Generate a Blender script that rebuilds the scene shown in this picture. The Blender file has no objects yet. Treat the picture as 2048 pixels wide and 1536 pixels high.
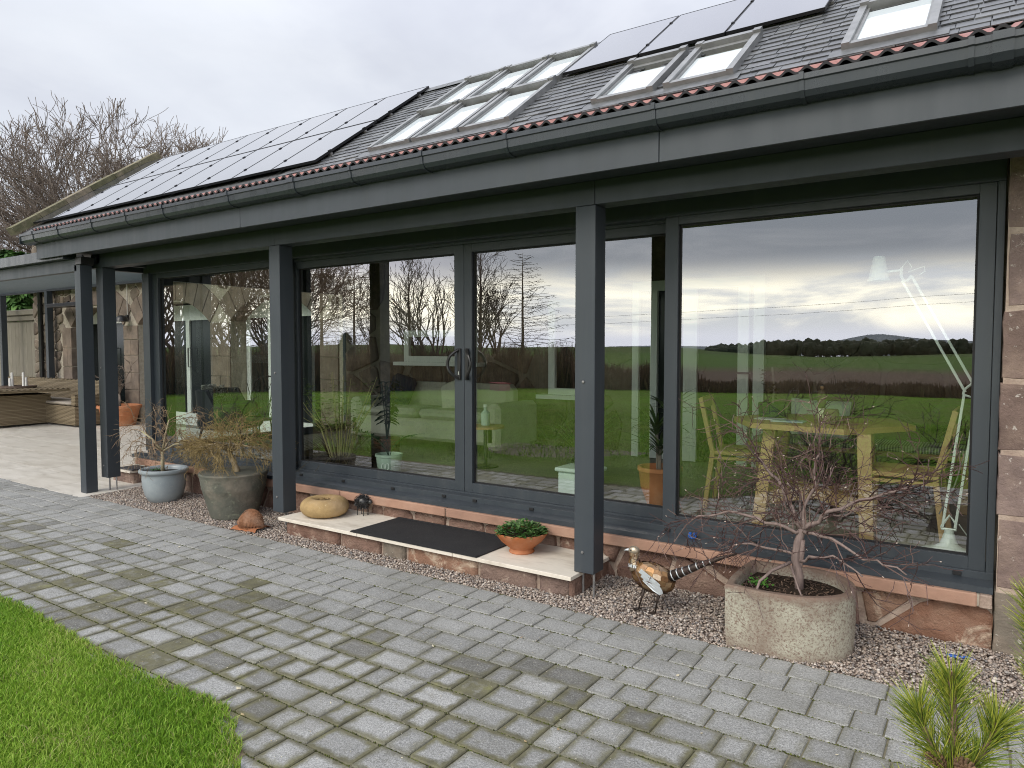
import bpy, math, random
import numpy as np
from mathutils import Vector, Matrix
R = math.radians
random.seed(7)
rng = np.random.default_rng(7)
SC = bpy.context.scene
COL = SC.collection

# ------------------------------------------------------------------ camera
cam = bpy.data.cameras.new('camera')
cam.lens = 24.96; cam.sensor_width = 36.0; cam.clip_start = 0.05; cam.clip_end = 6000
camo = bpy.data.objects.new('camera', cam); COL.objects.link(camo)
camo.location = (0, 0, 1.6); camo.rotation_euler = (R(90 - 2.82), 0, R(34.1))
SC.camera = camo

# ------------------------------------------------------------------ world: overcast sky
W = bpy.data.worlds.new("World"); SC.world = W; W.use_nodes = True
SUN_EL, SUN_AZ = 40.0, 12.0           # elevation; azimuth from -Y towards -X
def build_world():
    nt = W.node_tree; N = nt.nodes; L = nt.links; N.clear()
    def math_(op, a, b=None, clamp=False):
        n = N.new('ShaderNodeMath'); n.operation = op; n.use_clamp = clamp
        for i, q in enumerate((a, b)):
            if q is None: continue
            if isinstance(q, (int, float)): n.inputs[i].default_value = q
            else: L.new(q, n.inputs[i])
        return n.outputs[0]
    def rng_(v, a, b, c=0.0, d=1.0, smooth=True):
        n = N.new('ShaderNodeMapRange'); n.interpolation_type = 'SMOOTHSTEP' if smooth else 'LINEAR'
        L.new(v, n.inputs[0])
        for i, q in enumerate((a, b, c, d)): n.inputs[i + 1].default_value = q
        return n.outputs[0]
    def mixc(f, a, b):
        n = N.new('ShaderNodeMix'); n.data_type = 'RGBA'
        if isinstance(f, (int, float)): n.inputs[0].default_value = f
        else: L.new(f, n.inputs[0])
        for i, q in ((6, a), (7, b)):
            if isinstance(q, tuple): n.inputs[i].default_value = (*q, 1)
            else: L.new(q, n.inputs[i])
        return n.outputs[2]
    def noise(vec, sc, det=5, rough=.55, dist=0.0):
        n = N.new('ShaderNodeTexNoise'); n.inputs['Scale'].default_value = sc; n.inputs['Detail'].default_value = det
        n.inputs['Roughness'].default_value = rough; n.inputs['Distortion'].default_value = dist
        L.new(vec, n.inputs['Vector']); return n.outputs['Fac']
    tc = N.new('ShaderNodeTexCoord'); sep = N.new('ShaderNodeSeparateXYZ'); L.new(tc.outputs['Generated'], sep.inputs[0])
    x, y, z = sep.outputs
    zc = math_('MAXIMUM', z, 0.0)
    den = math_('ADD', zc, 0.13)
    cmb = N.new('ShaderNodeCombineXYZ'); L.new(math_('DIVIDE', x, den), cmb.inputs[0]); L.new(math_('DIVIDE', y, den), cmb.inputs[1])
    p = cmb.outputs[0]
    st = N.new('ShaderNodeVectorMath'); st.operation = 'MULTIPLY'; L.new(tc.outputs['Generated'], st.inputs[0]); st.inputs[1].default_value = (1, 1, 5.0)
    n1 = noise(p, .55, 6, .56, .3); n2 = noise(p, 1.7, 5, .6, .2); n3 = noise(st.outputs[0], 2.6, 7, .6, .4)
    # general overcast, lighter and darker cloud
    base = mixc(rng_(n1, .30, .70), (.405, .42, .485), (.575, .60, .65))
    base = mixc(math_('MULTIPLY', rng_(n2, .42, .7), .35), base, (.64, .655, .69))
    cie = rng_(z, .36, 1.0, 1.0, 2.3, False)      # overcast skies brighten towards the zenith
    vm = N.new('ShaderNodeVectorMath'); vm.operation = 'SCALE'; L.new(base, vm.inputs[0]); L.new(cie, vm.inputs['Scale']); base = vm.outputs[0]
    # towards the low sun (-Y): heavier slate cloud above, clear bright band along the horizon
    sa, ca = math.sin(R(SUN_AZ)), math.cos(R(SUN_AZ))
    hl = math_('SQRT', math_('ADD', math_('MULTIPLY', x, x), math_('MULTIPLY', y, y)))
    dotp = math_('DIVIDE', math_('ADD', math_('MULTIPLY', x, -sa), math_('MULTIPLY', y, -ca)), math_('MAXIMUM', hl, .001))
    side = rng_(dotp, -.15, .75)
    low = rng_(z, .45, .8, 1.0, 0.0)
    dark = mixc(rng_(n3, .35, .68), (.54, .61, .70), (.96, 1.0, 1.06))
    lilac = mixc(rng_(n3, .35, .68), (1.0, 1.0, 1.12), (1.6, 1.58, 1.7))
    rightness = rng_(dotp, .80, .95)
    heavy = mixc(rightness, lilac, dark)
    el = math_('ADD', z, math_('MULTIPLY', math_('SUBTRACT', n3, .5), .075))
    up = rng_(el, .075, .125, 1.0, 0.0)
    stripc = mixc(rng_(n3, .40, .62), (1.7, 1.78, 1.82), (3.7, 3.5, 2.75))
    glow = mixc(rng_(z, .012, .04), (1.9, 1.97, 2.15), stripc)
    sunny = mixc(up, heavy, glow)
    col = mixc(math_('MULTIPLY', side, low), base, sunny)
    sky = N.new('ShaderNodeTexSky'); sky.sky_type = 'NISHITA'; sky.sun_disc = False
    sky.sun_elevation = R(SUN_EL); sky.sun_rotation = R(180 + SUN_AZ); sky.air_density = 1.5; sky.dust_density = 3.0
    b1 = N.new('ShaderNodeBackground'); L.new(sky.outputs[0], b1.inputs[0]); b1.inputs[1].default_value = .1
    b2 = N.new('ShaderNodeBackground'); L.new(col, b2.inputs[0]); b2.inputs[1].default_value = 1.0
    mx = N.new('ShaderNodeMixShader'); mx.inputs[0].default_value = .93
    L.new(b1.outputs[0], mx.inputs[1]); L.new(b2.outputs[0], mx.inputs[2])
    out = N.new('ShaderNodeOutputWorld'); L.new(mx.outputs[0], out.inputs[0])
build_world()

sun = bpy.data.lights.new('sun', 'SUN'); sun.energy = 1.4; sun.angle = R(30); sun.color = (1.0, .93, .82)
suno = bpy.data.objects.new('sun', sun); COL.objects.link(suno)
sd = Vector((-math.sin(R(SUN_AZ)) * math.cos(R(SUN_EL)), -math.cos(R(SUN_AZ)) * math.cos(R(SUN_EL)), math.sin(R(SUN_EL))))
suno.rotation_euler = sd.to_track_quat('Z', 'Y').to_euler(); suno.location = (-10, -20, 20)

vs = SC.view_settings; vs.view_transform = 'Standard'; vs.look = 'None'; vs.exposure = 0.6; vs.gamma = 1.0; vs.use_curve_mapping = False
SC.render.engine = 'CYCLES'
try:
    SC.cycles.max_bounces = 8; SC.cycles.transparent_max_bounces = 24; SC.cycles.sample_clamp_indirect = 3
    SC.cycles.use_denoising = True; SC.cycles.denoising_input_passes = 'RGB_ALBEDO_NORMAL'; SC.cycles.denoising_prefilter = 'NONE'; SC.cycles.pixel_filter_type = 'BLACKMAN_HARRIS'; SC.cycles.filter_width = 1.05; SC.cycles.caustics_reflective = False; SC.cycles.caustics_refractive = False
except Exception: pass

# ------------------------------------------------------------------ mesh builder
ORG = {}
class MB:
    def __init__(s): s.v = []; s.f = []; s.att = {}
    def add(s, vs, fs):
        o = len(s.v); s.v.extend([tuple(q) for q in vs]); s.f.extend([tuple(i + o for i in f) for f in fs]); return s
    def box(s, x0, x1, y0, y1, z0, z1):
        return s.add([(x0,y0,z0),(x1,y0,z0),(x1,y1,z0),(x0,y1,z0),(x0,y0,z1),(x1,y0,z1),(x1,y1,z1),(x0,y1,z1)],
                     [(0,3,2,1),(4,5,6,7),(0,1,5,4),(1,2,6,5),(2,3,7,6),(3,0,4,7)])
    def bbox(s, x0, x1, y0, y1, z0, z1, b=.004, M=None):
        X = (x0, x1); Y = (y0, y1); Z = (z0, z1); vs = []; idx = {}
        for i in (0, 1):
            for j in (0, 1):
                for k in (0, 1):
                    c = [X[i], Y[j], Z[k]]; d = [b if i == 0 else -b, b if j == 0 else -b, b if k == 0 else -b]
                    for a in range(3):
                        q = [c[t] + (0 if t == a else d[t]) for t in range(3)]; idx[(i, j, k, a)] = len(vs); vs.append(q)
        fs = []
        for a in range(3):
            o1, o2 = [(1, 2), (2, 0), (0, 1)][a]
            for sd_ in (0, 1):
                ring = []
                for (p, q) in ((0, 0), (1, 0), (1, 1), (0, 1)):
                    t = [0, 0, 0]; t[a] = sd_; t[o1] = p; t[o2] = q; ring.append(idx[(*t, a)])
                fs.append(tuple(ring if sd_ else ring[::-1]))
        for a in range(3):
            o1, o2 = [(1, 2), (2, 0), (0, 1)][a]
            for (p, q) in ((0, 0), (1, 0), (1, 1), (0, 1)):
                t0 = [0, 0, 0]; t0[o1] = p; t0[o2] = q; t1 = list(t0); t1[a] = 1
                e = (idx[(*t0, o1)], idx[(*t1, o1)], idx[(*t1, o2)], idx[(*t0, o2)])
                fs.append(e if (p != q) else e[::-1])
        for i in (0, 1):
            for j in (0, 1):
                for k in (0, 1):
                    e = tuple(idx[(i, j, k, a)] for a in range(3)); fs.append(e if (i + j + k) % 2 else e[::-1])
        if M is not None: vs = [tuple(M @ Vector(q)) for q in vs]
        return s.add(vs, fs)
    def beam(s, a, b, w, h, up=(0, 0, 1), bev=.003):
        a = Vector(a); b = Vector(b); d = b - a; l = d.length; z = d.normalized(); u = Vector(up)
        x = u.cross(z)
        if x.length < 1e-4: x = Vector((1, 0, 0)).cross(z)
        x.normalize(); y = z.cross(x)
        M = Matrix((x, y, z)).transposed().to_4x4(); M.translation = a
        return s.bbox(-w/2, w/2, -h/2, h/2, 0, l, bev, M)
    def tube(s, pts, rad, n=8, cap=True):
        pts = [Vector(p) for p in pts]; m = len(pts)
        if not hasattr(rad, '__len__'): rad = [rad] * m
        o = len(s.v); t0 = (pts[1] - pts[0]).normalized(); ref = Vector((0, 0, 1)) if abs(t0.z) < .9 else Vector((1, 0, 0))
        u = t0.cross(ref).normalized()
        for i, p in enumerate(pts):
            t = (pts[min(i + 1, m - 1)] - pts[max(i - 1, 0)])
            t = t.normalized() if t.length > 1e-9 else t0
            u = (u - t * u.dot(t))
            u = u.normalized() if u.length > 1e-6 else t.orthogonal().normalized()
            w = t.cross(u)
            for k in range(n):
                a = 2 * math.pi * k / n; q = p + (u * math.cos(a) + w * math.sin(a)) * rad[i]; s.v.append((q.x, q.y, q.z))
        for i in range(m - 1):
            for k in range(n):
                s.f.append((o + i*n + k, o + i*n + (k+1) % n, o + (i+1)*n + (k+1) % n, o + (i+1)*n + k))
        if cap:
            s.f.append(tuple(o + k for k in range(n))[::-1]); s.f.append(tuple(o + (m-1)*n + k for k in range(n)))
        return s
    def lathe(s, prof, cx=0, cy=0, n=32, sx=1.0, sy=1.0, fn=None, close=False):
        o = len(s.v); m = len(prof)
        for (r, z) in prof:
            for k in range(n):
                a = 2 * math.pi * k / n; q = (cx + r * math.cos(a) * sx, cy + r * math.sin(a) * sy, z)
                s.v.append(fn(q, a) if fn else q)
        for i in range(m - 1):
            for k in range(n): s.f.append((o+i*n+k, o+i*n+(k+1) % n, o+(i+1)*n+(k+1) % n, o+(i+1)*n+k))
        if prof[0][0] > 1e-5 and not close: s.f.append(tuple(o + k for k in range(n))[::-1])
        if prof[-1][0] > 1e-5 and not close: s.f.append(tuple(o + (m-1)*n + k for k in range(n)))
        return s
    def extrude(s, poly, f0, f1, inset=0.0):
        """poly 2D; f0/f1 map 2D -> 3D for the back and the front ring"""
        n = len(poly); o = len(s.v)
        s.v.extend([tuple(f0(p)) for p in poly]); s.v.extend([tuple(f1(p)) for p in poly])
        for k in range(n): s.f.append((o+k, o+(k+1) % n, o+n+(k+1) % n, o+n+k))
        s.f.append(tuple(o+n+k for k in range(n))); s.f.append(tuple(o+k for k in range(n))[::-1]); return s
    def ball(s, c, r, nu=12, nv=8, sc=(1, 1, 1), fn=None):
        prof = []
        o = len(s.v)
        for i in range(nv + 1):
            th = math.pi * i / nv
            for k in range(nu):
                a = 2*math.pi*k/nu; d = Vector((math.sin(th)*math.cos(a), math.sin(th)*math.sin(a), -math.cos(th)))
                rr = r * (fn(d) if fn else 1); s.v.append((c[0]+d.x*rr*sc[0], c[1]+d.y*rr*sc[1], c[2]+d.z*rr*sc[2]))
        for i in range(nv):
            for k in range(nu): s.f.append((o+i*nu+k, o+i*nu+(k+1) % nu, o+(i+1)*nu+(k+1) % nu, o+(i+1)*nu+k))
        return s
    def build(s, name, mat, parent=None, smooth=False, loc=None, auto=None, M=None):
        me = bpy.data.meshes.new(name)
        org = Vector(ORG.get(parent.name, (0, 0, 0))) if parent else Vector((0, 0, 0))
        own = Vector(loc) if loc is not None else (Vector((0, 0, 0)) if parent is None else org)
        vs = s.v if M is None else [tuple(M @ Vector(v)) for v in s.v]
        if own.length > 0: vs = [(v[0]-own.x, v[1]-own.y, v[2]-own.z) for v in vs]
        me.from_pydata(vs, [], s.f); me.validate(verbose=False)
        if mat: me.materials.append(mat)
        if smooth:
            me.polygons.foreach_set('use_smooth', [True] * len(me.polygons))
            if auto:
                try: me.set_sharp_from_angle(angle=R(auto))
                except Exception: pass
        for k, (dom, vals) in s.att.items():
            at = me.attributes.new(k, 'FLOAT', dom); at.data.foreach_set('value', vals)
        me.update()
        o = bpy.data.objects.new(name, me); COL.objects.link(o)
        if parent: o.parent = parent; o.location = own - org
        else: o.location = own
        ORG[o.name] = own
        return o
    # local: vertices already in the parent's space
    def local(s, name, mat, parent, smooth=False, auto=None):
        o = MB.build(s, name, mat, None, smooth, None, auto); o.parent = parent; return o

def np_mesh(name, V, F, mat, parent=None, smooth=False, attrs=None, nper=None):
    """V (n,3) float, F (m,k) int: fast build; world coordinates"""
    me = bpy.data.meshes.new(name); n = len(V); m, k = F.shape
    me.vertices.add(n); me.vertices.foreach_set('co', np.asarray(V, dtype=np.float32).ravel())
    me.loops.add(m*k); me.loops.foreach_set('vertex_index', np.asarray(F, dtype=np.int32).ravel())
    me.polygons.add(m); me.polygons.foreach_set('loop_start', np.arange(0, m*k, k, dtype=np.int32))
    try: me.polygons.foreach_set('loop_total', np.full(m, k, dtype=np.int32))
    except Exception: pass
    if smooth: me.polygons.foreach_set('use_smooth', np.ones(m, dtype=bool))
    if attrs:
        for kk, vals in attrs.items():
            at = me.attributes.new(kk, 'FLOAT', 'POINT'); at.data.foreach_set('value', np.asarray(vals, dtype=np.float32))
    me.update(calc_edges=True); me.validate()
    if mat: me.materials.append(mat)
    o = bpy.data.objects.new(name, me); COL.objects.link(o)
    if parent:
        org = Vector(ORG.get(parent.name, (0, 0, 0))); o.parent = parent; o.location = -org
    ORG[o.name] = Vector((0, 0, 0))
    return o

def tag(o, label=None, cat=None, group=None, kind=None):
    if label: o['label'] = label
    if cat: o['category'] = cat
    if group: o['group'] = group
    if kind: o['kind'] = kind
    return o
def thing(name, label, cat, loc=(0, 0, 0), group=None, rz=0.0):
    o = bpy.data.objects.new(name, None); COL.objects.link(o); o.location = loc; o.rotation_euler = (0, 0, rz)
    o.empty_display_size = .1; ORG[o.name] = Vector(loc); return tag(o, label, cat, group)
def struct(o): o['kind'] = 'structure'; return o
def stuff(o): o['kind'] = 'stuff'; return o

# ------------------------------------------------------------------ materials
MATS = {}
class NT:
    def __init__(s, name):
        s.m = bpy.data.materials.new(name); s.m.use_nodes = True; s.t = s.m.node_tree; s.N = s.t.nodes; s.L = s.t.links
        s.b = s.N['Principled BSDF']; s.out = s.N['Material Output']; s.tc = s.N.new('ShaderNodeTexCoord')
    def vec(s, kind='Object', scale=(1, 1, 1), rot=(0, 0, 0)):
        mp = s.N.new('ShaderNodeMapping'); s.L.new(s.tc.outputs[kind], mp.inputs[0]); mp.inputs['Scale'].default_value = scale; mp.inputs['Rotation'].default_value = rot
        return mp.outputs[0]
    def noise(s, sc, det=4, rough=.55, vec=None, dist=0.0, out='Fac'):
        n = s.N.new('ShaderNodeTexNoise'); n.inputs['Scale'].default_value = sc; n.inputs['Detail'].default_value = det
        n.inputs['Roughness'].default_value = rough; n.inputs['Distortion'].default_value = dist
        s.L.new(vec if vec is not None else s.tc.outputs['Object'], n.inputs['Vector']); return n.outputs[out]
    def voro(s, sc, vec=None, out='Distance', feature='F1'):
        n = s.N.new('ShaderNodeTexVoronoi'); n.feature = feature; n.inputs['Scale'].default_value = sc
        s.L.new(vec if vec is not None else s.tc.outputs['Object'], n.inputs['Vector']); return n.outputs[out]
    def wave(s, sc, vec=None, dist=2.0, det=2, band='X', prof='SIN'):
        n = s.N.new('ShaderNodeTexWave'); n.bands_direction = band; n.wave_profile = prof; n.inputs['Scale'].default_value = sc; n.inputs['Distortion'].default_value = dist; n.inputs['Detail'].default_value = det
        s.L.new(vec if vec is not None else s.tc.outputs['Object'], n.inputs['Vector']); return n.outputs['Fac']
    def ramp(s, f, stops):
        r = s.N.new('ShaderNodeValToRGB'); e = r.color_ramp.elements
        while len(e) < len(stops): e.new(.5)
        for q, (p, c) in zip(e, stops): q.position = p; q.color = (*c, 1) if len(c) == 3 else c
        s.L.new(f, r.inputs[0]); return r.outputs[0]
    def rng(s, f, a, b, c=0.0, d=1.0):
        n = s.N.new('ShaderNodeMapRange'); s.L.new(f, n.inputs[0])
        for i, q in enumerate((a, b, c, d)): n.inputs[i+1].default_value = q
        return n.outputs[0]
    def math(s, op, a, b=None, clamp=False):
        n = s.N.new('ShaderNodeMath'); n.operation = op; n.use_clamp = clamp
        for i, q in enumerate((a, b)):
            if q is None: continue
            if isinstance(q, (int, float)): n.inputs[i].default_value = q
            else: s.L.new(q, n.inputs[i])
        return n.outputs[0]
    def mix(s, f, a, b, mode='MIX'):
        n = s.N.new('ShaderNodeMix'); n.data_type = 'RGBA'; n.blend_type = mode
        if isinstance(f, (int, float)): n.inputs[0].default_value = f
        else: s.L.new(f, n.inputs[0])
        for i, q in ((6, a), (7, b)):
            if isinstance(q, tuple): n.inputs[i].default_value = (*q, 1)
            else: s.L.new(q, n.inputs[i])
        return n.outputs[2]
    def attr(s, name):
        n = s.N.new('ShaderNodeAttribute'); n.attribute_name = name; return n.outputs['Fac']
    def isl(s):
        g = s.N.new('ShaderNodeNewGeometry'); oi = s.N.new('ShaderNodeObjectInfo')
        return s.math('FRACT', s.math('ADD', g.outputs['Random Per Island'], oi.outputs['Random']))
    def col(s, c):
        if isinstance(c, tuple): s.b.inputs['Base Color'].default_value = (*c, 1)
        else: s.L.new(c, s.b.inputs['Base Color'])
    def rough(s, r):
        if isinstance(r, (int, float)): s.b.inputs['Roughness'].default_value = r
        else: s.L.new(r, s.b.inputs['Roughness'])
    def spec(s, v): s.b.inputs['Specular IOR Level'].default_value = v
    def metal(s, v): s.b.inputs['Metallic'].default_value = v
    def bump(s, h, strength=.3, dist=.01):
        n = s.N.new('ShaderNodeBump'); n.inputs['Strength'].default_value = strength; n.inputs['Distance'].default_value = dist
        s.L.new(h, n.inputs['Height']); s.L.new(n.outputs[0], s.b.inputs['Normal'])
def mat(name, c1, c2=None, sc=6.0, rough=.7, bump=0.0, bsc=None, metal=0.0, spec=.4, var=0.0, c3=None, det=4, bdist=.01, stretch=(1, 1, 1)):
    """two or three colours blended by noise, optional per-piece value change and bump"""
    if name in MATS: return MATS[name]
    t = NT(name); v = t.vec('Object', stretch)
    c = c1
    if c2 is not None:
        f = t.noise(sc, det, .6, v)
        c = t.ramp(f, [(.32, c1), (.68, c2)] if c3 is None else [(.28, c1), (.5, c2), (.72, c3)])
    if var > 0:
        r = t.isl(); k = t.rng(r, 0, 1, 1 - var, 1 + var)
        n = t.N.new('ShaderNodeHueSaturation'); t.L.new(k, n.inputs['Value'])
        if isinstance(c, tuple): n.inputs['Color'].default_value = (*c, 1)
        else: t.L.new(c, n.inputs['Color'])
        c = n.outputs[0]
    t.col(c); t.rough(rough); t.metal(metal); t.spec(spec)
    if bump > 0: t.bump(t.noise(bsc or sc * 6, 4, .6, v), bump, bdist)
    MATS[name] = t.m; return t.m

# ------------------------------------------------------------------ special materials
def m_paver():
    t = NT('paver_stone'); tint = t.attr('tint'); edge = t.attr('edge'); moss = t.attr('moss')
    v = t.vec('Object', (1, 1, 1)); vs_ = t.vec('Object', (.35, 1, 1), (0, 0, .5))
    base = t.ramp(tint, [(0, (.11, .108, .095)), (.28, (.19, .188, .172)), (.55, (.30, .305, .30)), (1, (.46, .465, .455))])
    gr = t.noise(26, 5, .65, vs_); fine = t.noise(260, 3, .6, v)
    base = t.mix(t.rng(gr, .3, .7, 0, .55), base, t.mix(.5, base, (.56, .56, .54)))
    base = t.mix(t.rng(fine, .38, .62, .55, 0), base, (.03, .03, .028))
    spk = t.noise(420, 2, .5, v); base = t.mix(t.rng(spk, .64, .70, 0, .7), base, (.62, .61, .55))
    mid = t.noise(95, 6, .7, v); base = t.mix(t.rng(mid, .36, .52, .45, 0), base, (.055, .054, .048)); base = t.mix(t.rng(mid, .56, .68, 0, .5), base, (.56, .56, .53))
    big = t.noise(1.7, 6, .65, v); base = t.mix(t.rng(big, .48, .68, 0, .5), base, t.mix(.75, base, (.10, .095, .07), 'MIX'))
    mn = t.noise(14, 5, .6, v); f = t.math('ADD', t.math('MULTIPLY', edge, .95), t.math('MULTIPLY', t.math('SUBTRACT', mn, .5), 1.5))
    f = t.math('MULTIPLY', t.rng(f, .1, .85, 0, 1), moss, True)
    mc = t.ramp(t.noise(9, 4, .6, v), [(.35, (.085, .080, .046)), (.6, (.135, .128, .066)), (.75, (.18, .18, .065))])
    base = t.mix(t.math('MULTIPLY', f, .92, True), base, mc)
    t.col(base); t.rough(t.rng(gr, .3, .7, .62, .85)); t.spec(.35); t.bump(t.noise(60, 7, .75, v), .6, .010); return t.m
def m_grass():
    t = NT('grass_blade'); tint = t.attr('tint'); h = t.attr('h')
    c = t.ramp(tint, [(0, (.075, .20, .012)), (.45, (.215, .40, .03)), (.8, (.36, .55, .065)), (.95, (.44, .48, .14)), (1, (.55, .46, .26))])
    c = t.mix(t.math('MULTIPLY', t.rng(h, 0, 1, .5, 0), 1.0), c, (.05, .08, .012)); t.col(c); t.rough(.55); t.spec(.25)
    t.b.inputs['Subsurface Weight'].default_value = 0
    tr = t.N.new('ShaderNodeBsdfTranslucent'); t.L.new(c, tr.inputs[0]); mx = t.N.new('ShaderNodeMixShader'); mx.inputs[0].default_value = .3
    t.L.new(t.b.outputs[0], mx.inputs[1]); t.L.new(tr.outputs[0], mx.inputs[2]); t.L.new(mx.outputs[0], t.out.inputs[0]); return t.m
def m_lawn():
    t = NT('lawn_turf'); v = t.vec('Object')
    n1 = t.noise(.9, 5, .65, v); n2 = t.noise(14, 5, .7, v); n3 = t.noise(.12, 3, .5, v)
    c = t.ramp(n2, [(.25, (.08, .19, .010)), (.5, (.165, .33, .02)), (.75, (.26, .43, .04))])
    c = t.mix(t.rng(n1, .42, .62, 0, .8), c, (.19, .25, .045)); c = t.mix(t.rng(n3, .45, .7, 0, .4), c, (.05, .12, .014))
    t.col(c); t.rough(.9); t.spec(.1); t.bump(t.noise(30, 5, .75, v), 1.0, .08); return t.m
def m_islands(name, stops, rough=.7, bump=0, bsc=60, spec=.35, mixn=.35):
    t = NT(name); r = t.isl(); c = t.ramp(r, stops); n = t.noise(bsc, 3, .6)
    c = t.mix(t.rng(n, .3, .7, mixn, 0), c, (.05, .045, .04)); t.col(c); t.rough(rough); t.spec(spec)
    if bump: t.bump(t.noise(bsc, 4, .65), bump, .01)
    return t.m
PAVER = m_paver(); GRASS = m_grass(); LAWN = m_lawn()
GRAVEL = m_islands('pea_gravel', [(0, (.25, .20, .16)), (.14, (.44, .36, .30)), (.3, (.17, .15, .14)), (.45, (.54, .46, .385)), (.6, (.34, .265, .215)), (.75, (.135, .13, .13)), (.88, (.64, .58, .51)), (1, (.36, .28, .23))], .55, 0, 90, .4, .2)
SOIL = mat('dark_soil', (.018, .013, .010), (.045, .033, .024), 40, .95, .8, 90, spec=.1)
SAND = mat('bedding_grit', (.21, .19, .14), (.12, .12, .07), 30, .95, .4, 120, spec=.1)
ANTH = None
def m_anth(name, k=1.0, rough=.42):
    t = NT(name); v = t.vec('Object'); n = t.noise(3, 4, .6, v); f = t.noise(420, 2, .5, v)
    c = t.ramp(n, [(.3, (.032*k, .040*k, .049*k)), (.7, (.038*k, .047*k, .056*k))])
    sm = t.noise(1.3, 4, .6, t.vec('Object', (1, 1, .4))); c = t.mix(t.rng(sm, .55, .75, 0, .25), c, (.055*k, .06*k, .062*k))
    st = t.noise(9, 5, .65, t.vec('Object', (1, 1, .06))); c = t.mix(t.rng(st, .56, .74, 0, .30), c, (.075*k, .08*k, .078*k)); c = t.mix(t.rng(t.noise(60, 3, .6, v), .68, .78, 0, .10), c, (.11*k, .11*k, .10*k))
    t.col(c); rr = t.math('ADD', t.rng(f, .3, .7, rough, rough + .1), t.rng(st, .4, .7, 0, .15)); t.rough(rr); t.spec(.5); t.bump(f, .06, .002); return t.m
ANTH = m_anth('anthracite_coating'); ALU = m_anth('anthracite_aluminium', 1.0, .34); GUT = m_anth('gutter_coating', .85, .22)
def m_glass(name='window_glass', ior=2.95, tint=(.86, .93, .88)):
    t = NT(name); t.N.remove(t.b)
    fr = t.N.new('ShaderNodeFresnel'); fr.inputs[0].default_value = ior
    # the two sheets of a real pane: same share whichever side it is seen from
    g = t.N.new('ShaderNodeNewGeometry'); sgn = t.rng(g.outputs['Backfacing'], 0, 1, ior, 1.0 / ior); t.L.new(t.math('MULTIPLY', sgn, 1.0), fr.inputs[0])
    tr = t.N.new('ShaderNodeBsdfTransparent'); tr.inputs[0].default_value = (*tint, 1)
    gl = t.N.new('ShaderNodeBsdfGlossy'); gl.inputs['Roughness'].default_value = 0.0; gl.inputs[0].default_value = (.97, .97, 1, 1)
    wb = t.N.new('ShaderNodeBump'); wb.inputs['Strength'].default_value = .05; wb.inputs['Distance'].default_value = .02; t.L.new(t.noise(.9, 1.5, .5), wb.inputs['Height']); t.L.new(wb.outputs[0], gl.inputs['Normal'])
    mx = t.N.new('ShaderNodeMixShader'); t.L.new(fr.outputs[0], mx.inputs[0]); t.L.new(tr.outputs[0], mx.inputs[1]); t.L.new(gl.outputs[0], mx.inputs[2])
    t.L.new(mx.outputs[0], t.out.inputs[0]); return t.m
GLASS = m_glass()
WHITE = mat('white_upvc', (.74, .76, .75), (.80, .81, .80), 4, .35, spec=.5)
BLACK = mat('black_metal', (.012, .012, .013), (.02, .02, .02), 8, .35, spec=.5)
STEEL = mat('galvanised_rod', (.18, .18, .18), (.30, .29, .28), 20, .5, .2, 80, metal=.6)
RUBBER = mat('black_gasket', (.01, .01, .011), rough=.6)
MORTAR = mat('pale_lime_mortar', (.36, .32, .26), (.52, .47, .39), 18, .95, .6, 70, spec=.15)
MORTAR2 = mat('sandy_pointing', (.30, .225, .18), (.46, .37, .30), 11, .95, .7, 60, spec=.15)
def m_stone(name, stops, lich=.0, nsc=7, bump=.7, lcol=(.55, .52, .45), sc2=34):
    t = NT(name); v = t.vec('Object'); r = t.isl(); c = t.ramp(r, stops)
    n = t.noise(nsc, 6, .65, v); c = t.mix(t.rng(n, .3, .7, .55, 0), c, t.mix(.7, c, (.06, .045, .035), 'MULTIPLY'))
    n2 = t.noise(nsc*.8, 5, .6, t.vec('Object', (1, 1, 1), (.5, .3, 0))); c = t.mix(t.rng(n2, .48, .72, 0, .5), c, t.mix(.5, c, (.55, .42, .32)))
    if lich > 0:
        l = t.noise(sc2, 5, .7, v, .4); c = t.mix(t.rng(l, .66 - lich*.14, .72 - lich*.1, 0, .85), c, lcol)
    t.col(c); t.rough(.9); t.spec(.2); t.bump(t.noise(nsc*3, 7, .7, v), bump, .03); return t.m
REDSTONE = m_stone('red_sandstone_rubble', [(0, (.20, .115, .085)), (.3, (.29, .185, .145)), (.55, (.235, .135, .10)), (.8, (.32, .225, .18)), (1, (.22, .155, .135))], .5, 9, 1.0, (.50, .40, .32), 9)
ORANGESTONE = m_stone('orange_sandstone', [(0, (.30, .16, .105)), (1, (.37, .23, .16))], .75, 6, 1.0, (.56, .45, .34), 5)
QUOIN = m_stone('brown_quoin_stone', [(0, (.18, .125, .105)), (.35, (.215, .155, .135)), (.7, (.25, .185, .165)), (1, (.20, .155, .135))], .34, 6, .6, (.62, .58, .52), 22)
QUOINW = m_stone('weathered_quoin', [(0, (.20, .175, .14)), (1, (.24, .20, .16))], .3, 6, .6, (.60, .58, .50), 30)
SILL = m_stone('dressed_sandstone_sill', [(0, (.40, .235, .165)), (.5, (.44, .265, .19)), (1, (.37, .225, .165))], 0, 3, .25)
BARNSTONE = m_stone('barn_rubble', [(0, (.12, .098, .08)), (.3, (.20, .165, .13)), (.6, (.25, .215, .17)), (.85, (.16, .13, .105)), (1, (.30, .26, .21))], .25, 5, .8, (.40, .37, .30), 12)
ASHLAR = m_stone('barn_ashlar', [(0, (.23, .185, .15)), (.5, (.27, .22, .18)), (1, (.21, .17, .14))], .12, 4, .35, (.36, .32, .27), 10)
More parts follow.
